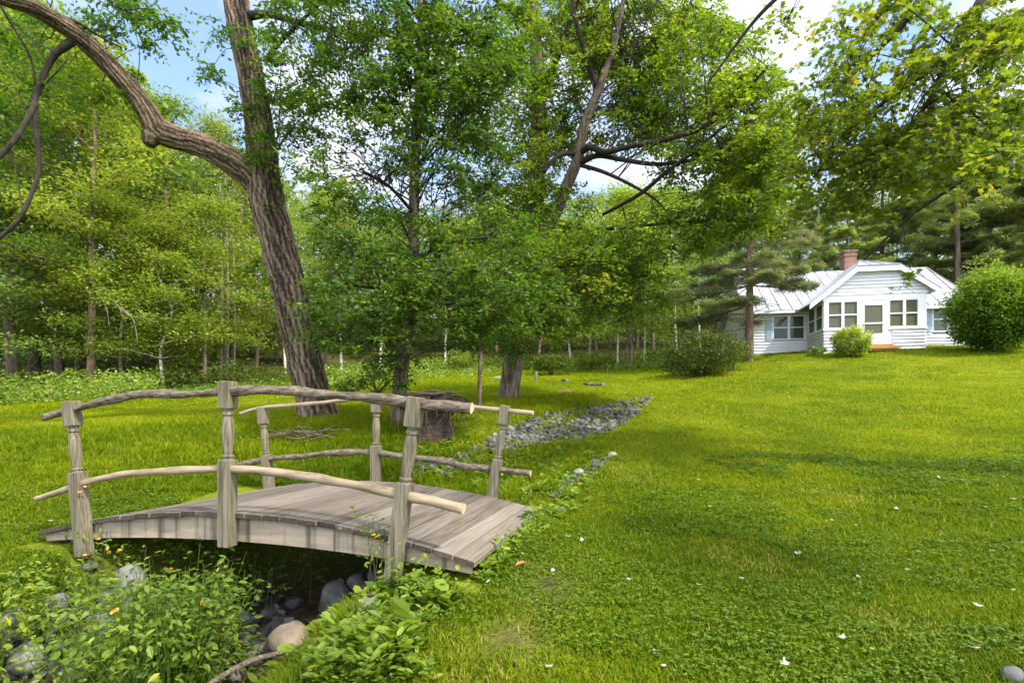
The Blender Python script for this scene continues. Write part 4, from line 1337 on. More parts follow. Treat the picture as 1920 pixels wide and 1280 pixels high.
GF = 'trees along the edge of the wood'
for name, kind, px, Y, h, wid, label in (
    ('woodland_tree', 'tall_b', -90, 19.5, 17, 1.1, 'tall leafy tree at the extreme left edge of the wood'),
    ('woodland_tree', 'tall_a', 25, 23, 18, 1.1, 'tall dark-stemmed tree beside the left border of the view, behind the yellow-green weeds'),
    ('woodland_tree', 'tall_b', 112, 25, 19, 1.0, 'tree with a thin reddish trunk just left of the thick pale-brown trunk'),
    ('pine_tree', 'tall_c', 170, 22, 17, 1.1, 'tree with the thickest bare pale-brown trunk, left in the wood above the bridge end'),
    ('young_tree', 'mid_a', 228, 22.5, 8, 1.0, 'young yellow-green tree right of the thick pale-brown trunk'),
    ('young_tree', 'mid_b', 305, 23, 7, 1.1, 'small leaning tree with dark slender stem at the lawn edge'),
    ('woodland_tree', 'tall_c', 300, 29, 17, 1.1, 'tall light-green tree under the elbow of the big limb'),
    ('young_tree', 'mid_a', 385, 24, 8.5, 1.15, 'bushy pale yellow-green young tree left of the forked trunk'),
    ('woodland_tree', 'tall_a', 420, 28, 14.5, 1.0, 'grey-trunked tree seen over the tallest post of the bridge'),
    ('woodland_tree', 'tall_b', 480, 30, 12, .9, 'leafy tree touching the left side of the forked trunk'),
    ('pine_tree', 'pine_a', 65, 28, 20, 1.2, 'soft pale pine filling the left of the wood under the forked branch'),
    ('pine_tree', 'pine_b', 245, 33, 23, 1.2, 'tall soft pine whose tip stands against the blue sky under the big limb'),
    ('birch_tree', 'birch', 535, 28, 12.5, .9, 'white-stemmed birch just left of the foot of the forked trunk'),
    ('woodland_tree', 'tall_c', 610, 33, 12, 1.0, 'bright yellow-green tree close to the right side of the forked trunk'),
    ('birch_tree', 'birch', 640, 31, 11.5, 1.0, 'pale slim birch between forked trunk and slender tree'),
    ('birch_tree', 'birch', 712, 30, 11, 1.1, 'birch with a broad whitish trunk above the far middle post of the bridge'),
    ('woodland_tree', 'tall_b', 770, 36, 12.5, 1.1, 'tree directly behind the slender tree, at the edge of the wood'),
    ('birch_tree', 'birch', 834, 33, 12, .9, 'pale double-looking trunk left of the sapling, at the top of the rough grass'),
    ('young_tree', 'mid_a', 875, 35, 9, 1.1, 'yellow-green young tree above the sapling'),
    ('woodland_tree', 'tall_c', 930, 38, 13, 1.1, 'light-green tree behind the left side of the leaning trunk'),
    ('woodland_tree', 'tall_b', 1010, 38, 13, 1.1, 'tree behind the right side of the leaning trunk'),
    ('young_tree', 'mid_b', 1070, 31, 8, 1.1, 'small bright young tree above the cut post on the lawn'),
    ('birch_tree', 'birch', 1105, 33, 12, .9, 'slim pale birch next to the fire ring, with a twin stem look'),
    ('birch_tree', 'birch', 1158, 30, 12.5, .8, 'thin white birch pole left of the stout grey trunk'),
    ('woodland_tree', 'tall_c', 1174, 32, 13.5, 1.0, 'stout grey-trunked tree with yellowing leaves left of the dark bush'),
    ('birch_tree', 'birch', 1208, 29, 13, .8, 'slim white birch standing alone at the back of the lawn'),
    ('birch_tree', 'birch', 1268, 35, 15, .95, 'tall birch with a dark streaked trunk just left of the spruce'),
    ('young_tree', 'mid_a', 1225, 31, 10.5, 1.2, 'golden-green young tree among the birches'),
    ('young_tree', 'mid_a', 1185, 28.5, 11, 1.1, 'golden-green young tree glowing below the dark branches of the leaning tree'),
    ('birch_tree', 'birch', 1312, 37, 16, .8, 'thin straight birch close to the spruce boughs'),
    ('woodland_tree', 'tall_b', 1345, 40, 15, 1.0, 'dusky tree behind the spruce boughs'),
    ('pine_tree', 'pine_b', 1425, 40, 21, .9, 'tall pine behind the left end of the metal roof'),
    ('pine_tree', 'pine_a', 1500, 41, 21, 1.0, 'soft grey-green pine behind the roof, left of the chimney'),
    ('pine_tree', 'pine_b', 1585, 39, 21, 1.0, 'pine rising straight behind the brick chimney'),
    ('pine_tree', 'pine_a', 1660, 42, 22, 1.0, 'tall pine behind the porch gable'),
    ('pine_tree', 'pine_b', 1745, 40, 22, 1.0, 'pine with a thin pale trunk right of the gable'),
    ('pine_tree', 'pine_a', 1800, 36, 23, 1.0, 'large pine with a dark bare trunk over the right end of the roof'),
    ('pine_tree', 'pine_b', 1828, 38, 22, .9, 'second dark pine trunk close beside the large bare one'),
    ('pine_tree', 'pine_a', 1890, 37, 20, 1.1, 'pine with low tiered boughs above the round bush'),
    ('pine_tree', 'pine_b', 1985, 34, 21, 1.1, 'pine at the extreme right border of the view'),
):
    plant_tree(name, kind, px, Y, h, label, GF, wid)

# the deeper wood, one mass
wm_t, wm_c = MB(), MB()
rg = np.random.default_rng(77)
rows = []
for px, Y, h in [(x + rg.uniform(-18, 18), y + rg.uniform(-2, 2), hh) for x, y, hh in
                 [(x, 27, 19) for x in range(-260, 330, 70)] + [(x, 33, 21) for x in range(-330, 330, 60)] + [(x, 40, 22) for x in range(-330, 300, 55)] + [(x, 37, 15) for x in range(330, 520, 45)] + [(x, 46, 17) for x in range(300, 480, 40)]
                 + [(x, 43, 15) for x in range(500, 1300, 52)] + [(x, 52, 17) for x in range(480, 1320, 48)] + [(x, 62, 18) for x in range(500, 1340, 44)]
                 + [(x, 47, 22) for x in range(1320, 2100, 60)] + [(x, 56, 24) for x in range(1340, 2150, 52)] + [(x, 66, 25) for x in range(1340, 2150, 50)]]:
    p = base(px, Y)
    rows.append(p)
    h = cap_h(px, Y, h, p) * rg.uniform(.86, 1.0)
    tube(wm_t, [p + [0, 0, -.3], p + [rg.normal(0, .3), 0, h * .5], p + [0, 0, h * .95]], [.17, .12, .02], 6, 2.0, cap=False)
    con = px > 1320
    for k in range(9):
        c = p + np.array([rg.normal(0, 1.5), rg.normal(0, 1.2), rg.uniform(.2, 3.4)])
        pad(wm_c, c, rg.uniform(.9, 1.5), 46, .30, rg, 'rhomb', .6, 0, .45)
    for k in range(34):
        t = rg.uniform(0, 1)
        z = h * (.10 + .9 * t)
        rr = (3.4 if not con else 3.2) * (math.sin(math.pi * min(1, .25 + .75 * t)) ** .6 if not con else (1.05 - t) ** .7)
        an, q_ = rg.uniform(0, 6.28), math.sqrt(rg.uniform(.1, 1))
        c = p + np.array([math.cos(an) * rr * q_, math.sin(an) * rr * q_, z])
        pad(wm_c, c, rg.uniform(.9, 1.6), 46, .36, rg, 'rhomb', .4, 1 if con else 0)
o = wm_c.build('forest', [M['leaf_forest'], M['needle'], M['bark']])
tag(o, 'deep green wood filling the space behind the first row of trees', 'forest', kind='stuff')
o2 = wm_t.build('trunks', M['bark'], o)
print('forest', len(o.data.polygons))


# ------------------------------------------------------------------ spruce, bushes
def shrub(name, px, Y, w, h, label, lm, leaf=.08, n=55, per=70, kind='oval', cat='bush', seed=0, stems=7, low=.12, t0=.5, x=None, stem_m='bark_dark', top=0.0, dome=1.0):
    rg = np.random.default_rng(seed)
    p = base(px, Y)
    r = thing(name, p, label, cat)
    cr, sk = MB(), MB()
    for k in range(stems):
        an = rg.uniform(0, 6.28)
        e = np.array([math.cos(an) * w * .38, math.sin(an) * w * .38, h * rg.uniform(.6, .9)]) * rg.uniform(.6, 1)
        tube(sk, [(rg.normal(0, .05 * w), rg.normal(0, .05 * w), -.1), e * [.35, .35, .5], e], [.022 + .004 * w, .014, .005], 6, .2, cap=False)
    for k in range(n):
        d = nrm(rg.normal(0, 1, 3))
        d[2] = abs(d[2]) * 1.1 - .35 if dome else max(d[2], -.85)
        q_ = rg.uniform(.45, 1.0) ** .5
        c = np.array([d[0] * w / 2 * q_, d[1] * w / 2 * q_, h * (.48 + .46 * d[2] * q_)])
        c *= 1 + .16 * math.sin(d[0] * 5 + seed) * math.sin(d[1] * 4.3 + 2 * d[2]) + rg.normal(0, .05)
        c[2] = max(c[2], low * h)
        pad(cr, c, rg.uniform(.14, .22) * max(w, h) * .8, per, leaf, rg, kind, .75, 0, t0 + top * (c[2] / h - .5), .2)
    for k in range(int(n * .5)):                      # loose sprigs breaking the outline
        d = nrm(rg.normal(0, 1, 3))
        d[2] = abs(d[2])
        c = np.array([d[0] * w * .52, d[1] * w * .52, h * (.5 + .5 * d[2])])
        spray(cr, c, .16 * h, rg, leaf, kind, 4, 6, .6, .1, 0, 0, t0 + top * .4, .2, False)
    sk.build('stems', M[stem_m], r)
    cr.build('foliage', M[lm], r)
    return r


shrub('dark_bush', 1312, 20.6, 2.7, 1.75, 'wide dark green bush casting shade at the lawn edge beside the spruce', 'leaf_dark', .09, 100, 100, seed=61, t0=.42, dome=0)
shrub('dark_bush', 1372, 21.8, 1.5, 1.35, 'smaller olive bush squeezed between the wide dark bush and the spruce trunk', 'leaf_dark', .09, 36, 80, seed=62, t0=.6)
shrub('porch_shrub', 1598, 23.0, 1.3, 1.3, 'bright yellow-green shrub in front of the porch windows', 'leaf_yellow', .08, 100, 90, seed=63, t0=.55, top=.3, dome=0)
shrub('round_bush', 1862, 21.6, 2.65, 3.2, 'tall rounded glossy green bush covering the right end of the cottage', 'leaf_near', .115, 330, 120, 'oval', seed=64, t0=.58, top=.6, low=.09, stems=11, dome=0)  # sunlit top and darker foot are put into the leaf tint
shrub('low_bush', 1905, 22.4, 1.2, .65, 'low light green bush at the foot of the rounded bush', 'leaf_yellow', .08, 22, 60, seed=65)
shrub('garden_plant', 1532, 24.4, .8, .32, 'small pale leafy plant at the porch corner', 'weed', .12, 10, 26, seed=66, stems=3)
shrub('dark_bush', 1036, 27, 2.2, 1.1, 'dusky bush behind the cut post, right of the leaning trunk', 'leaf_dark', .11, 46, 70, seed=67, t0=.55)
shrub('yellow_bush', 1238, 29.5, 1.8, .8, 'low yellowish bush at the back of the lawn between slim birches', 'leaf_yellow', .11, 26, 60, seed=68)
shrub('yellow_bush', 1105, 30, 1.6, .9, 'low yellow-green bush behind the fire ring, under the pale birch', 'leaf_yellow', .11, 22, 60, seed=69)
shrub('yellow_bush', 868, 31, 2.0, 1.2, 'yellow bush at the wood edge behind the sapling', 'leaf_yellow', .12, 26, 60, seed=70)
shrub('bramble', 470, 24.5, 4.5, .9, 'low dark thicket under the trees above the tallest bridge post', 'leaf_dark', .11, 60, 60, seed=71, t0=.6)
shrub('bramble', 330, 23.4, 3.2, .8, 'low shaded thicket at the lawn edge left of the tallest bridge post', 'leaf_dark', .11, 46, 60, seed=72, t0=.7)

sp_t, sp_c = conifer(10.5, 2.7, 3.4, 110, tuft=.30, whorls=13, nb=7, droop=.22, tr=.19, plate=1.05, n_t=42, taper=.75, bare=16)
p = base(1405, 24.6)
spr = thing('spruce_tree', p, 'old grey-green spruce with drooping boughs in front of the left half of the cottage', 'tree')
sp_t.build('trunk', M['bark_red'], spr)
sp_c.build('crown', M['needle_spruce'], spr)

# dead white stems among the trees
p = base(420, 27)
dt = thing('dead_tree', p, 'bare dead white tree with broken twigs rising beside the forked trunk', 'tree')
dm_ = MB()
rg = np.random.default_rng(5)
for dx, hh, r in ((-.15, 9.9, .10), (.15, 9.2, .08), (.5, 7.6, .06)):
    p0, _ = tube(dm_, [(dx, 0, -.2), (dx + .05, 0, hh * .5), (dx - .08, .05, hh)], [r, r * .7, .02], 9, .4)
    for k in range(9):
        z = rg.uniform(.5, .98) * hh
        an, ln = rg.uniform(0, 6.28), rg.uniform(.5, 1.6)
        a = np.array([dx, 0, z])
        e = np.array([math.cos(an), math.sin(an), rg.uniform(.2, .9)]) * ln
        tube(dm_, [a, a + e * .5 + [0, 0, .1], a + e], [.028, .018, .006], 5, .3, cap=False)
dm_.build('trunk', M['dead'], dt)
p = P(182, 540, 21.3)
lb = thing('dead_branch', (p[0], p[1], p[2]), 'bare pale broken branch hanging from the thick pale-brown trunk', 'branch')
lm_ = MB()
for pts in ([(180, 540), (205, 555), (240, 590), (290, 598)], [(200, 550), (225, 580), (232, 600)], [(184, 545), (200, 580), (205, 612)], [(226, 575), (250, 600), (258, 640)]):
    tube(lm_, [P(a, b, 21.3 - k * .15) for k, (a, b) in enumerate(pts)], np.linspace(.026, .008, len(pts)), 6, .2)
lm_.build('limb', M['dead'], lb, p)

# overhead cable
cb = MB()
tube(cb, [P(-60, 285, 16), P(60, 314, 17.5), P(240, 363, 20), P(420, 410, 22.5), P(560, 444, 24.5), P(700, 470, 27)], [.012] * 6, 6, 1.0)
tag(cb.build('overhead_cable', plain('cable_rubber', (.012, .012, .012), .8, .1)), 'thin black overhead cable sagging across the trees on the left', 'cable')


# ------------------------------------------------------------------ stones, stump, log, fire ring
def hull(seed, n=11, sq=(1, .8, .6), smooth=0):
    rg = np.random.default_rng(seed)
    bm = bmesh.new()
    for q_ in nrm(rg.normal(0, 1, (n, 3))) * rg.uniform(.8, 1.05, (n, 1)):
        bm.verts.new(q_ * np.array(sq))
    r = bmesh.ops.convex_hull(bm, input=bm.verts)
    bmesh.ops.delete(bm, geom=[v for v in bm.verts if not v.link_faces], context='VERTS')
    bmesh.ops.triangulate(bm, faces=bm.faces)
    if smooth:
        bmesh.ops.subdivide_edges(bm, edges=bm.edges, cuts=smooth, use_grid_fill=True, smooth=.6)
    bm.verts.index_update()
    v = np.array([x.co[:] for x in bm.verts])
    f = np.array([[x.index for x in fc.verts] for fc in bm.faces])
    bm.free()
    return v, f


HULLS = [hull(200 + k) for k in range(14)]


def inpoly(x, y, poly):
    c, j_ = False, len(poly) - 1
    for i_ in range(len(poly)):
        if (poly[i_][1] > y) != (poly[j_][1] > y) and x < (poly[j_][0] - poly[i_][0]) * (y - poly[i_][1]) / (poly[j_][1] - poly[i_][1]) + poly[i_][0]:
            c = not c
        j_ = i_
    return c


def rot_rand(rg, tilt=.5):
    a, b, c = rg.uniform(0, 6.28), rg.normal(0, tilt), rg.normal(0, tilt)
    Rz = np.array([[math.cos(a), -math.sin(a), 0], [math.sin(a), math.cos(a), 0], [0, 0, 1]])
    Rx = np.array([[1, 0, 0], [0, math.cos(b), -math.sin(b)], [0, math.sin(b), math.cos(b)]])
    Ry = np.array([[math.cos(c), 0, math.sin(c)], [0, 1, 0], [-math.sin(c), 0, math.cos(c)]])
    return Rz @ Rx @ Ry


sm_ = MB()
rg = np.random.default_rng(91)
STONE_POLYS = []


def stones(poly, n, s0, s1, sink=.46):
    STONE_POLYS.append(poly)
    xs, ys = [q_[0] for q_ in poly], [q_[1] for q_ in poly]
    k = 0
    while k < n:
        x, y = rg.uniform(min(xs), max(xs)), rg.uniform(min(ys), max(ys))
        if not inpoly(x, y, poly):
            continue
        k += 1
        h = hit(x, y)
        v, f = HULLS[int(rg.integers(len(HULLS)))]
        s = rg.uniform(s0, s1) * rg.uniform(.7, 1.1)
        vv = (v * s) @ rot_rand(rg).T + h + [0, 0, s * .6 * (1 - 2 * sink)]
        sm_.add(vv, f, 0, rg.uniform(0, 1))


stones([(880, 846), (930, 815), (1010, 780), (1075, 765), (1130, 762), (1160, 775), (1150, 800), (1110, 818), (1040, 828), (985, 840), (940, 852)], 900, .035, .10)
stones([(1100, 770), (1150, 756), (1222, 742), (1224, 750), (1205, 768), (1175, 795), (1130, 815), (1120, 800), (1165, 778)], 340, .04, .10)
stones([(1030, 935), (1060, 895), (1110, 870), (1150, 852), (1155, 860), (1110, 890), (1065, 915), (1045, 940)], 50, .03, .085)
stones([(770, 900), (780, 868), (840, 862), (880, 850), (890, 870), (850, 895)], 110, .05, .10)
stones([(600, 1150), (640, 1090), (720, 1070), (740, 1085), (690, 1150)], 60, .05, .10)
stones([(0, 1280), (0, 1180), (120, 1150), (260, 1100), (420, 1110), (560, 1130), (560, 1200), (420, 1280)], 260, .05, .12)
tag(sm_.build('gravel', M['stone']), 'broken grey stones lining the bed of the ditch', 'gravel', kind='stuff')


ROCKS = []


def rock(px, py, wpx, hpx, label, m='rock', seed=0, sq=(1, .8, .65), smooth=0, dy=0):
    h = hit(px, py + hpx * .45)
    s = wpx / 2 * h[1] / F
    hz = hpx / 2 * h[1] / F
    v, f = hull(300 + seed, 16, sq, smooth)
    v = v / np.abs(v).max(0) * [s, s * .9, hz]
    rg_ = np.random.default_rng(seed)
    a = rg_.uniform(-.5, .5)
    v = v @ np.array([[math.cos(a), math.sin(a), 0], [-math.sin(a), math.cos(a), 0], [0, 0, 1]])
    if smooth:
        for i_ in range(len(v)):
            v[i_] += np.array(mnoise.noise_vector(Vector(v[i_] * 9 + seed))) * s * .10
    b = MB()
    b.add(v + [0, 0, hz * .75], f, 0, rg_.uniform(.2, .8), smooth=bool(smooth))
    o = b.build('rock', M[m])
    o.location = h
    ROCKS.append((h[0], h[1], s))
    return tag(o, label, 'rock')


rock(548, 1196, 100, 74, 'big tan boulder at the edge of the ditch in the foreground', 'boulder', 1, (1, .8, .8), 2)
rock(630, 1118, 66, 70, 'pale grey angular rock right of the ditch, under the bridge edge', 'rock', 2, (1, .8, .9), 1)
rock(674, 1100, 56, 62, 'grey rock wedged between the pale angular rock and the near right post', 'rock', 3, (1, .8, .9), 1)
rock(704, 1086, 46, 40, 'dark grey rock against the foot of the near right post', 'rock', 4, (1, .8, .9), 1)
rock(690, 1128, 34, 30, 'small purplish grey rock above the broad-leaved weeds', 'rock', 14, (1, .8, .9), 1)
rock(245, 1086, 52, 60, 'rounded grey rock among the orange-flowered plants', 'rock', 5, (1, 1, .9), 2)
rock(170, 1062, 30, 20, 'flat pale rock under the left end of the bridge', 'rock', 6, (1, 1, .6), 1)
rock(185, 1176, 54, 56, 'slate-coloured rock in the flowers below the rounded grey rock', 'rock', 7, (1, .9, .7), 1)
rock(50, 1232, 76, 66, 'purplish flat rock in the lower left of the ditch', 'rock', 8, (1, .9, .6), 1)
rock(255, 1258, 70, 76, 'brownish rock at the bottom of the ditch plants', 'boulder', 9, (1, .9, .7), 2)
rock(440, 1262, 40, 28, 'small grey rock beside the fallen stick', 'rock', 10, (1, .9, .7), 1)
rock(1050, 955, 26, 16, 'lone dark rock just off the far right corner of the bridge', 'rock', 11, (1, .9, .8), 1)
rock(1085, 884, 20, 14, 'light rock topping the stone line right of the ditch', 'rock', 12, (1, .9, .8), 1)
rock(1148, 852, 20, 13, 'rounded pale stone at the upper end of the stone line', 'boulder', 13, (1, .9, .8), 1)
rock(940, 709, 36, 11, 'large flat grey rock in the rough grass left of the leaning trunk', 'rock', 15, (1, .9, .6), 1)
rock(1180, 686, 40, 9, 'flat whitish slab of rock at the back of the lawn', 'rock', 16, (1, .9, .5), 1)
rock(1058, 713, 14, 9, 'small dark pointed rock left of the fire ring', 'rock', 17, (1, .9, .9))
rock(1900, 1262, 40, 36, 'blackish rock at the lower right corner of the lawn', 'stone', 18, (1, .9, .8), 1)

rock(110, 1128, 46, 44, 'grey rock poking out of the ditch plants below the near left post', 'rock', 21, (1, .9, .8), 1)
rock(310, 1150, 50, 50, 'bluish grey rock in the middle of the ditch plants', 'rock', 22, (1, .9, .8), 1)
rock(20, 1165, 50, 44, 'pale rock at the left border among the ditch plants', 'rock', 23, (1, .9, .8), 1)
rock(140, 1262, 54, 54, 'mottled rock at the bottom border left of the brownish rock', 'rock', 24, (1, .9, .8), 1)
c = hit(1113, 723)
fr = thing('fire_ring', c, 'rough ring of stones round an old fire pit on the lawn', 'fire pit')
rg = np.random.default_rng(8)
for k in range(11):
    a = k / 11 * 6.28
    v, f = HULLS[k]
    b = MB()
    x, y = c[0] + .36 * math.cos(a), c[1] + .36 * math.sin(a)
    b.add(v * rg.uniform(.08, .13) @ rot_rand(rg, .3).T + [x, y, gz(x, y) + .05], f, 0, rg.uniform(.2, 1))
    b.build('stone', M['stone'], fr, c)
b = MB()
b.box(c + [0, 0, .012], (.5, .5, .02))
b.build('ash_bed', M['bark_dark'], fr, c)
a, b_ = hit(1044, 740), hit(1080, 740)
b = MB()
mid_ = (a + b_) / 2
tube(b, [a - mid_ + [0, 0, .04], [0, 0, .07], b_ - mid_ + [0, 0, .05]], [.06, .075, .055], 12, .05, 0, .05, .06, seed=4)
o = b.build('log', M['bark'])
o.location = mid_
tag(o, 'short dark log lying in the grass left of the stone bed', 'log')
p = hit(1005, 716)
b = MB()
tube(b, [(0, 0, -.1), (0, 0, .2), (.01, 0, .40)], [.075, .07, .06], 12, .05, 0, .04, .05, seed=4)
o = b.build('cut_post', M['post'])
o.location = p
tag(o, 'short pale cut post standing right of the leaning trunk', 'post')

# rotten uprooted stump
p = base(806, 8.6)
sr = thing('rotten_stump', p, 'wide rotten stump with overhanging brown top and dangling roots behind the bridge', 'stump')
rg = np.random.default_rng(12)
b = MB()
n = 72
prof = [(.40, -.25), (.36, .05), (.34, .2), (.36, .34), (.42, .46), (.53, .55), (.56, .62), (.54, .68), (.46, .715), (.25, .72), (.05, .70)]
v, f = [], []
for r, z in prof:
    for k in range(n):
        a = k / n * 6.2832
        nn = mnoise.fractal(Vector((math.cos(a) * 2.2, math.sin(a) * 2.2, z * 4)), .8, 2.1, 5)
        n2 = mnoise.noise(Vector((math.cos(a) * 9, math.sin(a) * 9, z * 7)))
        q_ = r * (1 + .22 * nn + .10 * n2)
        v.append((math.cos(a) * q_ * .95, math.sin(a) * q_ * .75, z * .93 + .07 * mnoise.noise(Vector((math.cos(a) * 3, math.sin(a) * 3, 5 + z)))))
for i_ in range(len(prof) - 1):
    for k in range(n):
        f.append([i_ * n + k, i_ * n + (k + 1) % n, (i_ + 1) * n + (k + 1) % n, (i_ + 1) * n + k])
b.add(np.array(v), [np.array(f), (np.arange(n) + (len(prof) - 1) * n)[None]], smooth=True)
M['stump'] = rough_mat('rotten_wood', [(.3, (.016, .011, .008)), (.55, (.055, .038, .027)), (.8, (.13, .095, .07))], (9, 9, 22), 8, .95, 1.0, (30, 30, 12), .03)
b.build('root_mass', M['stump'], sr)
b = MB()
for k in range(26):
    a = rg.uniform(0, 6.28)
    r = rg.uniform(.46, .60)
    s = np.array([math.cos(a) * r * 1.08, math.sin(a) * r * .8, rg.uniform(.52, .66)])
    e = s + [rg.normal(0, .08), rg.normal(0, .08), -rg.uniform(.2, .6)]
    tube(b, [s, (s + e) / 2 + rg.normal(0, .04, 3), e], [.007, .005, .002], 4, .15, cap=False)
b.build('roots', M['bark'], sr)
b = MB()
for k in range(14):
    a0 = rg.uniform(0, 6.28)
    ln = rg.uniform(.3, .9)
    c = np.array([rg.normal(0, .18), rg.normal(0, .14), .72 + rg.uniform(0, .03)])
    e = np.array([math.cos(a0) * .9, math.sin(a0) * .35, rg.normal(0, .03)]) * ln / 2
    tube(b, [c - e, c + rg.normal(0, .015, 3), c + e], [.012, .016, .009], 6, .1, lump=.15)
b.build('loose_bark', M['bark_red'], sr)

# stick across the ditch mouth
b = MB()
pts = [P(380, 1290, 2.45), P(440, 1253, 2.6), P(480, 1235, 2.72), P(530, 1222, 2.85), P(566, 1208, 3.0)]
q0 = pts[2].copy()
tube(b, [x - q0 for x in pts], [.012, .016, .015, .012, .007], 8, .03, lump=.12, seed=3)
o = b.build('fallen_stick', M['rail_bark'])
o.location = q0
tag(o, 'long crooked grey stick lying at the ditch edge in front of the tan boulder', 'stick')
b = MB()
pts = [hit(515, 838) + [0, 0, .05], hit(560, 834) + [0, 0, .12], hit(600, 826) + [0, 0, .08]]
q0 = pts[1].copy()
for k in range(22):
    d = rg.normal(0, 1, 3) * [.24, .18, .06]
    c_ = rg.normal(0, 1, 3) * [.16, .16, .04] + [0, 0, .06]
    tube(b, [c_ - d, c_ + rg.normal(0, .04, 3), c_ + d], [.007, .008, .004], 5, .2, cap=False)
o = b.build('brush_pile', M['bark'])
o.location = q0
tag(o, 'low pile of dead grey twigs in the grass between the bridge and the forked tree', 'brush pile')

# ------------------------------------------------------------------ grass and plants
rg = np.random.default_rng(404)


def in_deck(x, y, m=.05):
    dx, dy = x - BL[0], y - BL[1]
    u, w = dx * ca + dy * sa, -dx * sa + dy * ca
    return (u > UE[0] - m) & (u < UE[1] + m) & (w > -.1 - m) & (w < BW + .1 + m)


def in_house(x, y):
    dx, dy = x - HO[0], y - HO[1]
    u, v = dx * he[0] + dy * he[1], dx * hg[0] + dy * hg[1]
    return ((u > ML - .05) & (u < MR + .05) & (v > 1.95) & (v < 8)) | ((u > -.05) & (u < PW + .05) & (v > -.05) & (v < 2.1))


def vnoise(x, y, f, seed):
    """smooth value noise on arrays"""
    r = np.random.default_rng(seed).random((64, 64))
    a, b = x * f, y * f
    i_, j_ = np.floor(a).astype(int), np.floor(b).astype(int)
    u, v = a - i_, b - j_
    u, v = u * u * (3 - 2 * u), v * v * (3 - 2 * v)
    g_ = lambda p, q_: r[p % 64, q_ % 64]
    return (g_(i_, j_) * (1 - u) + g_(i_ + 1, j_) * u) * (1 - v) + (g_(i_, j_ + 1) * (1 - u) + g_(i_ + 1, j_ + 1) * u) * v


def scatter(n, y0, y1, pw, s0=-1.2, s1=1.15):
    """points over the visible ground, thinning with distance"""
    u = rg.random(n)
    e = 2 - pw
    y = (y0 ** e + u * (y1 ** e - y0 ** e)) ** (1 / e)
    return rg.uniform(s0, s1, n) * y, y


def grass(n, y0, y1, pw):
    x, y = scatter(n, y0, y1, pw)
    z, so_, dd = ground_z(x, y, True)
    wood = y > np.clip(22 + .95 * (x + 17), 21, 33)
    keep = ~in_deck(x, y) & ~in_house(x, y) & (rg.random(n) > so_ * .93 * np.clip((6.0 - y) / 1.2, 0, 1)) & (~wood | (rg.random(n) < .15))
    bare = np.clip(1 - np.hypot((x - .25) / .4, (y - 3.35) / .5), 0, 1) + np.clip(1 - np.hypot(x / .35, (y - 2.75) / .4), 0, 1)
    keep &= rg.random(n) > bare * 1.1
    pxs, pys = 960 + F * x / y, HY - F * (z - EYE) / y
    stn = np.zeros(n, bool)
    for poly in STONE_POLYS:
        c_, j_ = np.zeros(n, bool), len(poly) - 1
        for i_ in range(len(poly)):
            (ax_, ay_), (bx_, by_) = poly[i_], poly[j_]
            c_ ^= ((ay_ > pys) != (by_ > pys)) & (pxs < (bx_ - ax_) * (pys - ay_) / ((by_ - ay_) or 1e-9) + ax_)
            j_ = i_
        stn |= c_
    keep &= ~(stn & (rg.random(n) < .62))
    x, y, z, so_ = x[keep], y[keep], z[keep], so_[keep]
    n = len(x)
    dry = np.zeros(n)
    for cx_, cy_, r_ in DRY:
        dry = np.maximum(dry, np.clip(1.3 - np.hypot(x - cx_, y - cy_) / r_, 0, 1))
    dry *= np.clip(vnoise(x, y, 5, 31) * 1.6 - .2, 0, 1)
    far = y / 4
    so_ = so_ * np.clip((6.0 - y) / 1.2, 0, 1) + .3 * (so_ > .1) * (y > 6)
    n1, n2, n3 = vnoise(x, y, .55, 1), vnoise(x, y, 1.9, 2), vnoise(x, y, 6, 3)
    rough = np.clip((vnoise(x, y, .35, 4) - .35) * 2, 0, 1) * ((x < .5 + .3 * (y - 8)) & (y > 6.0) & (x < 4)) + .6 * ((so_ > .05) & (y < 9))
    h = (.024 + .022 * n3 + .010 * rg.random(n)) * (1 + 2.4 * rough) * np.clip(far, .8, 3) ** .2
    w = .0042 * np.clip(far, .8, 8) ** .78 * rg.uniform(.7, 1.3, n)
    an = rg.uniform(0, 6.283, n)
    ln = rg.uniform(.3, 1.3, n) * h
    d = np.stack([np.cos(an) * ln, np.sin(an) * ln, np.zeros(n)], -1)
    b_ = np.stack([x, y, z - .004], -1)
    sd = np.stack([-np.sin(an), np.cos(an), np.zeros(n)], -1) * w[:, None]
    hz = np.array([0, 0, 1.0]) * h[:, None]
    v = np.stack([b_ - sd, b_ + sd, b_ + sd * .8 + d * .35 + hz * .62, b_ - sd * .8 + d * .35 + hz * .62, b_ + d + hz], 1).reshape(-1, 3)
    off = (np.arange(n) * 5)[:, None]
    fd = np.clip((y - 4.5) / 7, 0, 1)  # blades tinted darker near, brighter far: painted shade and sun
    t = np.clip(.05 + .22 * n1 + .30 * n2 + .12 * n3 + rg.normal(0, .13, n), 0, .9) * (1 - fd) + fd * np.clip(.30 + .30 * n1 + .26 * n2 + .12 * n3 + rg.normal(0, .06, n), 0, .9)
    t = np.where(rg.random(n) < .03 - .022 * fd + .30 * dry, 1.0, t)
    gm_.add(v, [off + np.array([[0, 1, 2, 3]]), off + np.array([[3, 2, 4]])], 0, np.tile(t, 1))
    k = len(gm_.f)
    return n


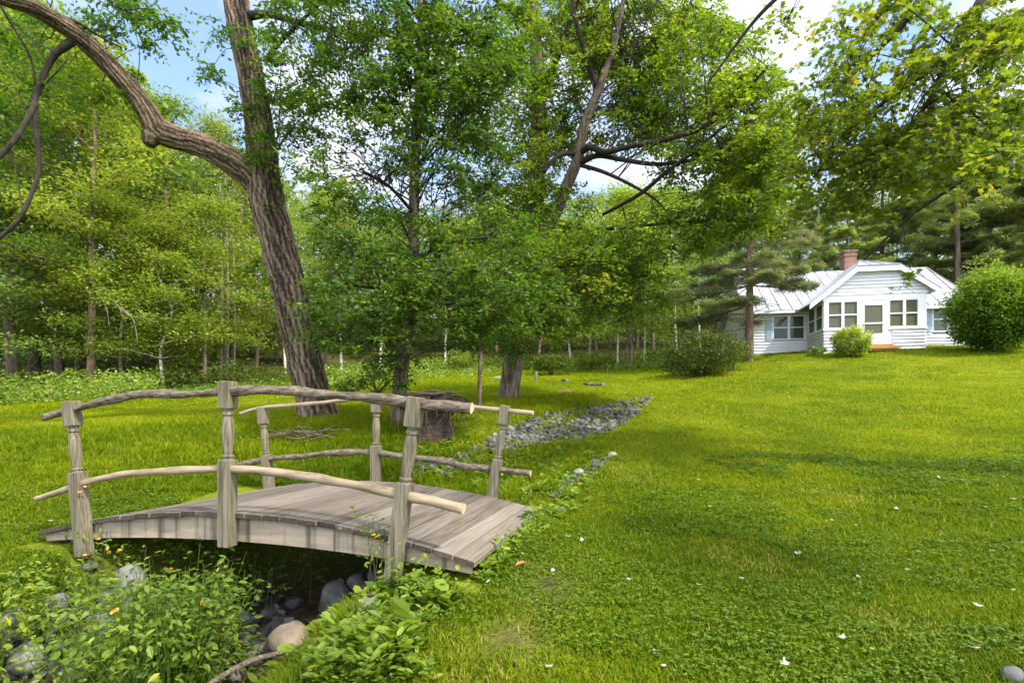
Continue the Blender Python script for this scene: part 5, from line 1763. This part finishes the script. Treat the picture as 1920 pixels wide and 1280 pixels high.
DRY = [(*hit(930, 1180)[:2], .38), (*hit(1050, 1062)[:2], .3), (*hit(870, 1240)[:2], .25), (*hit(1180, 895)[:2], .5), (*hit(1420, 1060)[:2], .4), (*hit(1700, 1180)[:2], .3), (*hit(1560, 930)[:2], .6)]
gm_ = MB()
grass(210000, 1.9, 7, 1.15)
grass(380000, 7, 34, 1.35)
tag(gm_.build('grass', M['grass']), 'short green lawn grass with rougher tufts by the ditch', 'grass', kind='stuff')

# clover and small lawn weeds
cm_ = MB()
x, y = scatter(52000, 1.95, 8, 1.3)
z, so_, dd = ground_z(x, y, True)
pt = vnoise(x, y, 1.3, 21) * .6 + vnoise(x, y, 3.7, 22) * .4
keep = ~in_deck(x, y) & (pt > .50 - .10 * (so_ > .05)) & (so_ < .55)
x, y, z = x[keep], y[keep], z[keep]
n = len(x)
hh = rg.uniform(.02, .055, n)
an = rg.uniform(0, 6.28, n)
for k in range(3):
    a = an + k * 2.094
    leaves(cm_, np.stack([x, y, z + hh], -1), np.stack([np.cos(a), np.sin(a), rg.normal(.05, .25, n)], -1), np.array([0, 0, 1.0]) + rg.normal(0, .25, (n, 3)), rg.uniform(.010, .021, n) * np.clip(y / 4, .9, 2), 'round', 0, np.clip(rg.normal(.5, .22, n), 0, 1))
tag(cm_.build('clover', M['clover']), 'patches of small three-leaved clover through the near lawn', 'clover', kind='stuff')

# broad-leaved weeds on the right bank of the ditch
wd = MB()
polys = [([(470, 1290), (560, 1210), (640, 1150), (700, 1110), (740, 1075), (830, 1050), (880, 1060), (880, 1120), (800, 1190), (720, 1290)], 360, .056),
         ([(840, 1060), (900, 1030), (1000, 960), (1060, 930), (1100, 940), (1040, 990), (960, 1050), (900, 1100)], 240, .048),
         ([(745, 862), (880, 862), (880, 812), (745, 812)], 90, .06), ([(1030, 950), (1070, 900), (1130, 880), (1110, 930)], 40, .05), ([(600, 1290), (640, 1230), (760, 1180), (820, 1290)], 110, .06),
         ([(930, 940), (1000, 900), (1050, 880), (1060, 920), (1010, 950)], 60, .05), ([(760, 900), (900, 870), (1000, 890), (960, 930), (900, 925), (800, 905)], 220, .05), ([(880, 870), (960, 850), (1060, 835), (1150, 815), (1120, 860), (1060, 890), (1000, 930), (920, 920)], 420, .05)]
for poly, n, s in polys:
    xs, ys = [q_[0] for q_ in poly], [q_[1] for q_ in poly]
    k = 0
    while k < n:
        a, b_ = rg.uniform(min(xs), max(xs)), rg.uniform(min(ys), max(ys))
        if not inpoly(a, b_, poly):
            continue
        k += 1
        h = hit(a, min(b_, 1400))
        if in_deck(h[0], h[1], -.02):
            continue
        m = int(rg.integers(5, 13))
        an = rg.uniform(0, 6.28, m)
        big = rg.choice([.55, .8, 1.0, 1.5], p=[.25, .3, .3, .15])
        hz = rg.uniform(.0, rg.choice([.03, .07, .13]), m)
        pos = h + np.stack([np.cos(an) * .012, np.sin(an) * .012, hz], -1)
        d = np.stack([np.cos(an), np.sin(an), rg.uniform(.1, .8, m)], -1)
        leaves(wd, pos, d, np.array([0, 0, 1.0]) + rg.normal(0, .3, (m, 3)), s * big * rg.uniform(.6, 1.35, m), 'oval' if rg.random() < .7 else 'round', 0, np.clip(.5 + rg.normal(0, .2) + rg.normal(0, .18, m), 0, 1))
tag(wd.build('weeds', M['weed']), 'light green broad-leaved weeds along the right bank of the ditch', 'weeds', kind='stuff')
b = MB()
c = hit(712, 1195)
m = 7
an = np.linspace(0, 6.28, m, endpoint=False) + rg.normal(0, .3, m)
leaves(b, np.stack([np.cos(an) * .01, np.sin(an) * .01, np.full(m, .03)], -1), np.stack([np.cos(an), np.sin(an), rg.uniform(.15, .5, m)], -1), np.array([0, 0, 1.0]) + rg.normal(0, .2, (m, 3)), rg.uniform(.13, .21, m), 'oval', 0, rg.uniform(.4, .7, m))
o = b.build('burdock', M['weed'])
o.location = c
tag(o, 'large-leaved rosette among the smaller weeds right of the tan boulder', 'plant')

# jewelweed filling the ditch
jw = MB()


def jewel(poly, n, h0, h1, s, fl=.0):
    xs, ys = [q_[0] for q_ in poly], [q_[1] for q_ in poly]
    k = 0
    while k < n:
        a, b_ = rg.uniform(min(xs), max(xs)), rg.uniform(min(ys), max(ys))
        if not inpoly(a, b_, poly):
            continue
        k += 1
        h = hit(a, b_)
        if in_deck(h[0], h[1], -.02) and rg.random() < .6:
            continue
        ht = rg.uniform(h0, h1)
        lean = rg.normal(0, .22, 2) * ht
        top = h + [lean[0], lean[1], ht]
        sticks(jw, h[None], top[None], .004, .002, 1)
        m = int(rg.integers(10, 19))
        t = rg.uniform(.25, 1.05, m) ** .7
        an = rg.uniform(0, 6.28, m)
        rr = rg.uniform(.02, .16, m) * (1.25 - t * .6)
        pos = h + (top - h) * t[:, None] + np.stack([np.cos(an) * rr, np.sin(an) * rr, rg.normal(0, .02, m)], -1)
        d = np.stack([np.cos(an), np.sin(an), rg.normal(-.25, .3, m)], -1)
        leaves(jw, pos, d, np.array([0, 0, 1.0]) + rg.normal(0, .4, (m, 3)), s * rg.uniform(.55, 1.3, m), 'oval', 0, np.clip(.48 + .25 * np.clip((-h[0] - 2.1), -1, 1) + rg.normal(0, .12) + rg.normal(0, .2, m), 0, 1))  # sunlit left side put into the leaf tint
        if rg.random() < fl:
            c = top + np.array([rg.normal(0, .05), rg.normal(0, .05) - .04, rg.uniform(0, .05)])
            v, f = HULLS[int(rg.integers(8))]
            jw.add(v * [.016, .011, .011] + c, f, 2)
            leaves(jw, np.repeat(c[None], 3, 0), rg.normal(0, 1, (3, 3)), rg.normal(0, 1, (3, 3)), .024, 'round', 2)


def clumps(n, y0, y1, d0, d1, h0, h1, sz, fl, side=0):
    """plants standing in the ditch: between y0 and y1, d0..d1 from its centre line"""
    k = 0
    while k < n:
        y = rg.uniform(y0, y1)
        cx_ = np.interp(y, DL[:, 1], DL[:, 0])
        x = cx_ + rg.uniform(d0, d1)
        k += 1
        if vnoise(np.array([x]), np.array([y]), 2.6, 55)[0] < .40 and rg.random() < .8:
            continue
        if any(abs(x * ry / y - rx) < rs * 1.15 and -.06 < ry - y < .42 for rx, ry, rs in ROCKS):
            continue
        h = np.array([x, y, gz(x, y)])
        pxx, pyy = 960 + F * x / y, HY - F * (h[2] - EYE) / y
        if pxx > 640 - max(0, pyy - 1080) * 1.0:
            continue
        ht = rg.uniform(h0, h1) * (1 if x > -3.15 else .45)
        ht = min(ht, EYE - .93 - h[2] - rg.uniform(0, .12)) if y > 3.2 and x > -3.3 else ht
        if ht < .06:
            continue
        lean = rg.normal(0, .25, 2) * ht
        top = h + [lean[0], lean[1], ht]
        sticks(jw, h[None], top[None], .003, .0015, 0, .35)
        m = int(rg.integers(10, 20))
        t = rg.uniform(.2, 1.05, m) ** .7
        an = rg.uniform(0, 6.28, m)
        rr = rg.uniform(.02, .17, m) * (1.25 - t * .6)
        pos = h + (top - h) * t[:, None] + np.stack([np.cos(an) * rr, np.sin(an) * rr, rg.normal(0, .02, m)], -1)
        d = np.stack([np.cos(an), np.sin(an), rg.normal(-.25, .35, m)], -1)
        leaves(jw, pos, d, np.array([0, 0, 1.0]) + rg.normal(0, .5, (m, 3)), sz * rg.uniform(.5, 1.35, m), 'oval', 0, np.clip(.46 + .22 * np.clip((-h[0] - 2.3), -1, 1) + rg.normal(0, .14) + rg.normal(0, .2, m), 0, 1))  # leaves tinted lighter to the left, painting in sunlight there
        if rg.random() < fl:
            c = top + np.array([rg.normal(0, .05), rg.normal(0, .05) - .04, rg.uniform(0, .05)])
            v, f = HULLS[int(rg.integers(8))]
            jw.add(v * [.016, .011, .011] + c, f, 2)
            leaves(jw, np.repeat(c[None], 3, 0), rg.normal(0, 1, (3, 3)), rg.normal(0, 1, (3, 3)), .024, 'round', 2)


clumps(520, 2.0, 3.7, -1.9, -.35, .10, .30, .042, .03)
clumps(480, 2.2, 3.75, -.7, 1.25, .16, .45, .045, .03)
clumps(560, 2.9, 3.6, -1.0, 1.0, .45, .85, .055, .012)
clumps(520, 2.95, 3.55, -.6, 1.1, .7, 1.0, .05, .012)
clumps(80, 3.4, 4.1, -1.5, -1.1, .14, .28, .036, .12)
clumps(900, 2.2, 4.0, -.8, 1.25, .05, .16, .042, .004)
clumps(260, 2.9, 3.5, .0, 1.1, .55, .9, .05, .01)
clumps(200, 3.9, 5.6, -1.2, 1.2, .2, .5, .055, .0)
# sprigs climbing the near right and near left posts
for px, py, Yd, n in ((690, 985, 3.45, 34), (712, 1010, 3.42, 26), (700, 1040, 3.4, 18), (735, 1075, 3.3, 26), (790, 1062, 3.3, 18), (155, 930, 4.15, 9), (190, 1010, 4.0, 26), (170, 1040, 4.0, 22), (215, 1045, 3.9, 22), (262, 1040, 3.75, 14)):
    c = P(px, py, Yd)
    pos = c + rg.normal(0, 1, (n, 3)) * [.055, .05, .06]
    d = rg.normal(0, 1, (n, 3)) * [1, 1, .5]
    leaves(jw, pos, d, np.array([0, 0, 1.0]) + rg.normal(0, .5, (n, 3)), rg.uniform(.025, .055, n), 'oval', 0, np.clip(rg.normal(.55, .2, n), 0, 1))
    g0 = np.array([c[0], c[1] - .02, min(gz(c[0], c[1]), c[2] - .1)])
    sticks(jw, np.stack([g0 + [.03, 0, 0], g0]), np.stack([c, c + [.03, .02, .06]]), .003, .002, 1)
for px, py, Yd in ((160, 912, 4.05), (150, 922, 4.05), (185, 1010, 3.95), (205, 1035, 3.9), (700, 1002, 3.42), (160, 1040, 3.95), (225, 1030, 3.85)):
    v, f = HULLS[1]
    jw.add(v * [.018, .014, .016] + P(px, py, Yd), f, 2)
tag(jw.build('jewelweed', [M['jewel'], M['twig'], M['flower']]), 'orange-flowered green plants filling the ditch below the bridge', 'plants', kind='stuff')

# weeds at the edge of the wood on the left, rough grass further back
ug = MB()


def band(poly, n, h0, h1, s, t0, m=16, spread=.3):
    xs, ys = [q_[0] for q_ in poly], [q_[1] for q_ in poly]
    k = 0
    while k < n:
        a, b_ = rg.uniform(min(xs), max(xs)), rg.uniform(min(ys), max(ys))
        if not inpoly(a, b_, poly):
            continue
        k += 1
        h = hit(a, b_)
        ht = rg.uniform(h0, h1)
        t = rg.uniform(.1, 1, m)
        an = rg.uniform(0, 6.28, m)
        rr = rg.uniform(.05, spread, m)
        pos = h + np.stack([np.cos(an) * rr, np.sin(an) * rr, t * ht], -1)
        leaves(ug, pos, np.stack([np.cos(an), np.sin(an), rg.normal(0, .5, m)], -1), np.array([0, 0, .8]) + rg.normal(0, .5, (m, 3)), s * rg.uniform(.6, 1.3, m), 'rhomb', 0, np.clip(t0 + rg.normal(0, .13) + rg.normal(0, .2, m), 0, 1))


band([(-80, 765), (-80, 735), (60, 735), (180, 735), (300, 738), (290, 752), (200, 758), (80, 762)], 520, .4, 1.15, .14, .6)
band([(300, 745), (420, 733), (540, 722), (540, 728), (420, 741), (320, 752)], 160, .15, .4, .12, .3)
band([(560, 720), (700, 705), (850, 692), (950, 692), (950, 704), (850, 712), (700, 722), (600, 730)], 500, .15, .45, .10, .65, 10)
band([(560, 722), (700, 700), (850, 682), (1050, 677), (1260, 675), (1260, 690), (1050, 694), (850, 698), (700, 716)], 1000, .25, .9, .15, .55, 14, .4)
band([(1040, 697), (1130, 690), (1260, 686), (1260, 692), (1130, 697)], 160, .15, .4, .10, .6, 10)
tag(ug.build('undergrowth', M['undergrowth']), 'waist-high yellow-green weeds along the foot of the wood', 'weeds', kind='stuff')

# fallen leaves on the lawn
spots = [(1110, 1058), (1125, 1062), (1065, 1018), (1092, 1022), (1426, 1165), (1362, 1162), (1390, 1098), (1580, 1210), (1784, 1028), (1724, 1021), (1672, 1150), (1500, 1050), (1492, 1048), (1310, 910), (1604, 994), (1680, 962), (1722, 1046), (1900, 945),
         (1848, 960), (1835, 1150), (1830, 1235), (1470, 1260), (1244, 1266), (1228, 1240), (1030, 1270), (915, 1105), (900, 1068), (1038, 1082), (1030, 1160), (980, 1050), (1400, 990), (1330, 958), (1465, 1000), (1515, 1006), (1560, 985), (1250, 1000), (1180, 1100), (1700, 1080),
         (1545, 1080), (1610, 1095), (1900, 1120), (1860, 1045), (790, 1215), (748, 1205), (745, 1225), (680, 1165), (1310, 1110), (1200, 960), (1760, 905), (1340, 830), (1560, 840), (1480, 880), (1640, 870), (330, 830), (370, 855), (95, 985), (60, 990), (240, 800), (310, 970)]
shade = ['whitish', 'tan', 'pale yellow', 'rusty']
GL = 'fallen leaves scattered on the grass'
for k, (px, py) in enumerate(spots):
    h = hit(px, py)
    kind = int(rg.choice([0, 0, 0, 1, 2, 3], p=[.2, .2, .2, .15, .15, .1]))
    b = MB()
    s = rg.uniform(.026, .048) * (1 if h[1] < 5 else 1.3)
    an = rg.uniform(0, 6.28)
    tv, tf = tmpl('maple' if rg.random() < .6 else 'oval')
    tv = tv * s
    tv[:, 2] += rg.uniform(4, 9) * (tv[:, 1] ** 2) / s * .12 + rg.uniform(2, 6) * (tv[:, 0] - s / 2) ** 2 / s * .2
    Rz = np.array([[math.cos(an), -math.sin(an), 0], [math.sin(an), math.cos(an), 0], [0, 0, 1]])
    b.add((tv - [s / 2, 0, 0]) @ Rz.T, tf, 0, {0: .95, 1: .62, 2: .35, 3: .05}[kind])
    o = b.build('fallen_leaf', M['deadleaf'])
    o.location = h + np.array([0, 0, .045 if h[1] < 6 else .06])
    o.rotation_euler = (rg.normal(0, .25), rg.normal(0, .25), 0)
    if px < 400:
        where = 'on the left lawn beyond the bridge' if py > 940 else 'on the rough grass behind the bridge, ' + ('left' if px < 300 else 'right') + ' of its left post'
    elif px < 860:
        where = 'among broad-leaved weeds near the tan boulder'
    else:
        col = ['below the bridge corner', 'straight below the fire ring', 'straight below the dark bush', 'straight below the spruce', 'straight below the porch', 'straight below the rounded bush'][int(np.searchsorted([1060, 1200, 1360, 1500, 1700], px))]
        row = ['high on the sunny lawn', 'halfway down the lawn', 'on the shaded lower lawn', 'at the bottom edge of the lawn'][int(np.searchsorted([900, 1030, 1160], py))]
        where = f'{row}, {col}'
    tag(o, f'{shade[kind]} fallen leaf {where}', 'leaf', GL)
b = MB()
tv, tf = tmpl('oval')
tv = tv * .10
tv[:, 2] += 7 * tv[:, 1] ** 2 * 3
b.add(tv, tf, 0, .02)
o = b.build('fallen_leaf', M['deadleaf'])
o.location = hit(966, 1076) + np.array([0, 0, .05])
o.rotation_euler = (0, -.15, .5)
tag(o, 'large rolled orange-brown leaf on the mossy lawn beside the bridge', 'leaf', GL)
for px, py in ((740, 1009), (640, 990), (818, 1000), (862, 958), (770, 950)):
    pass
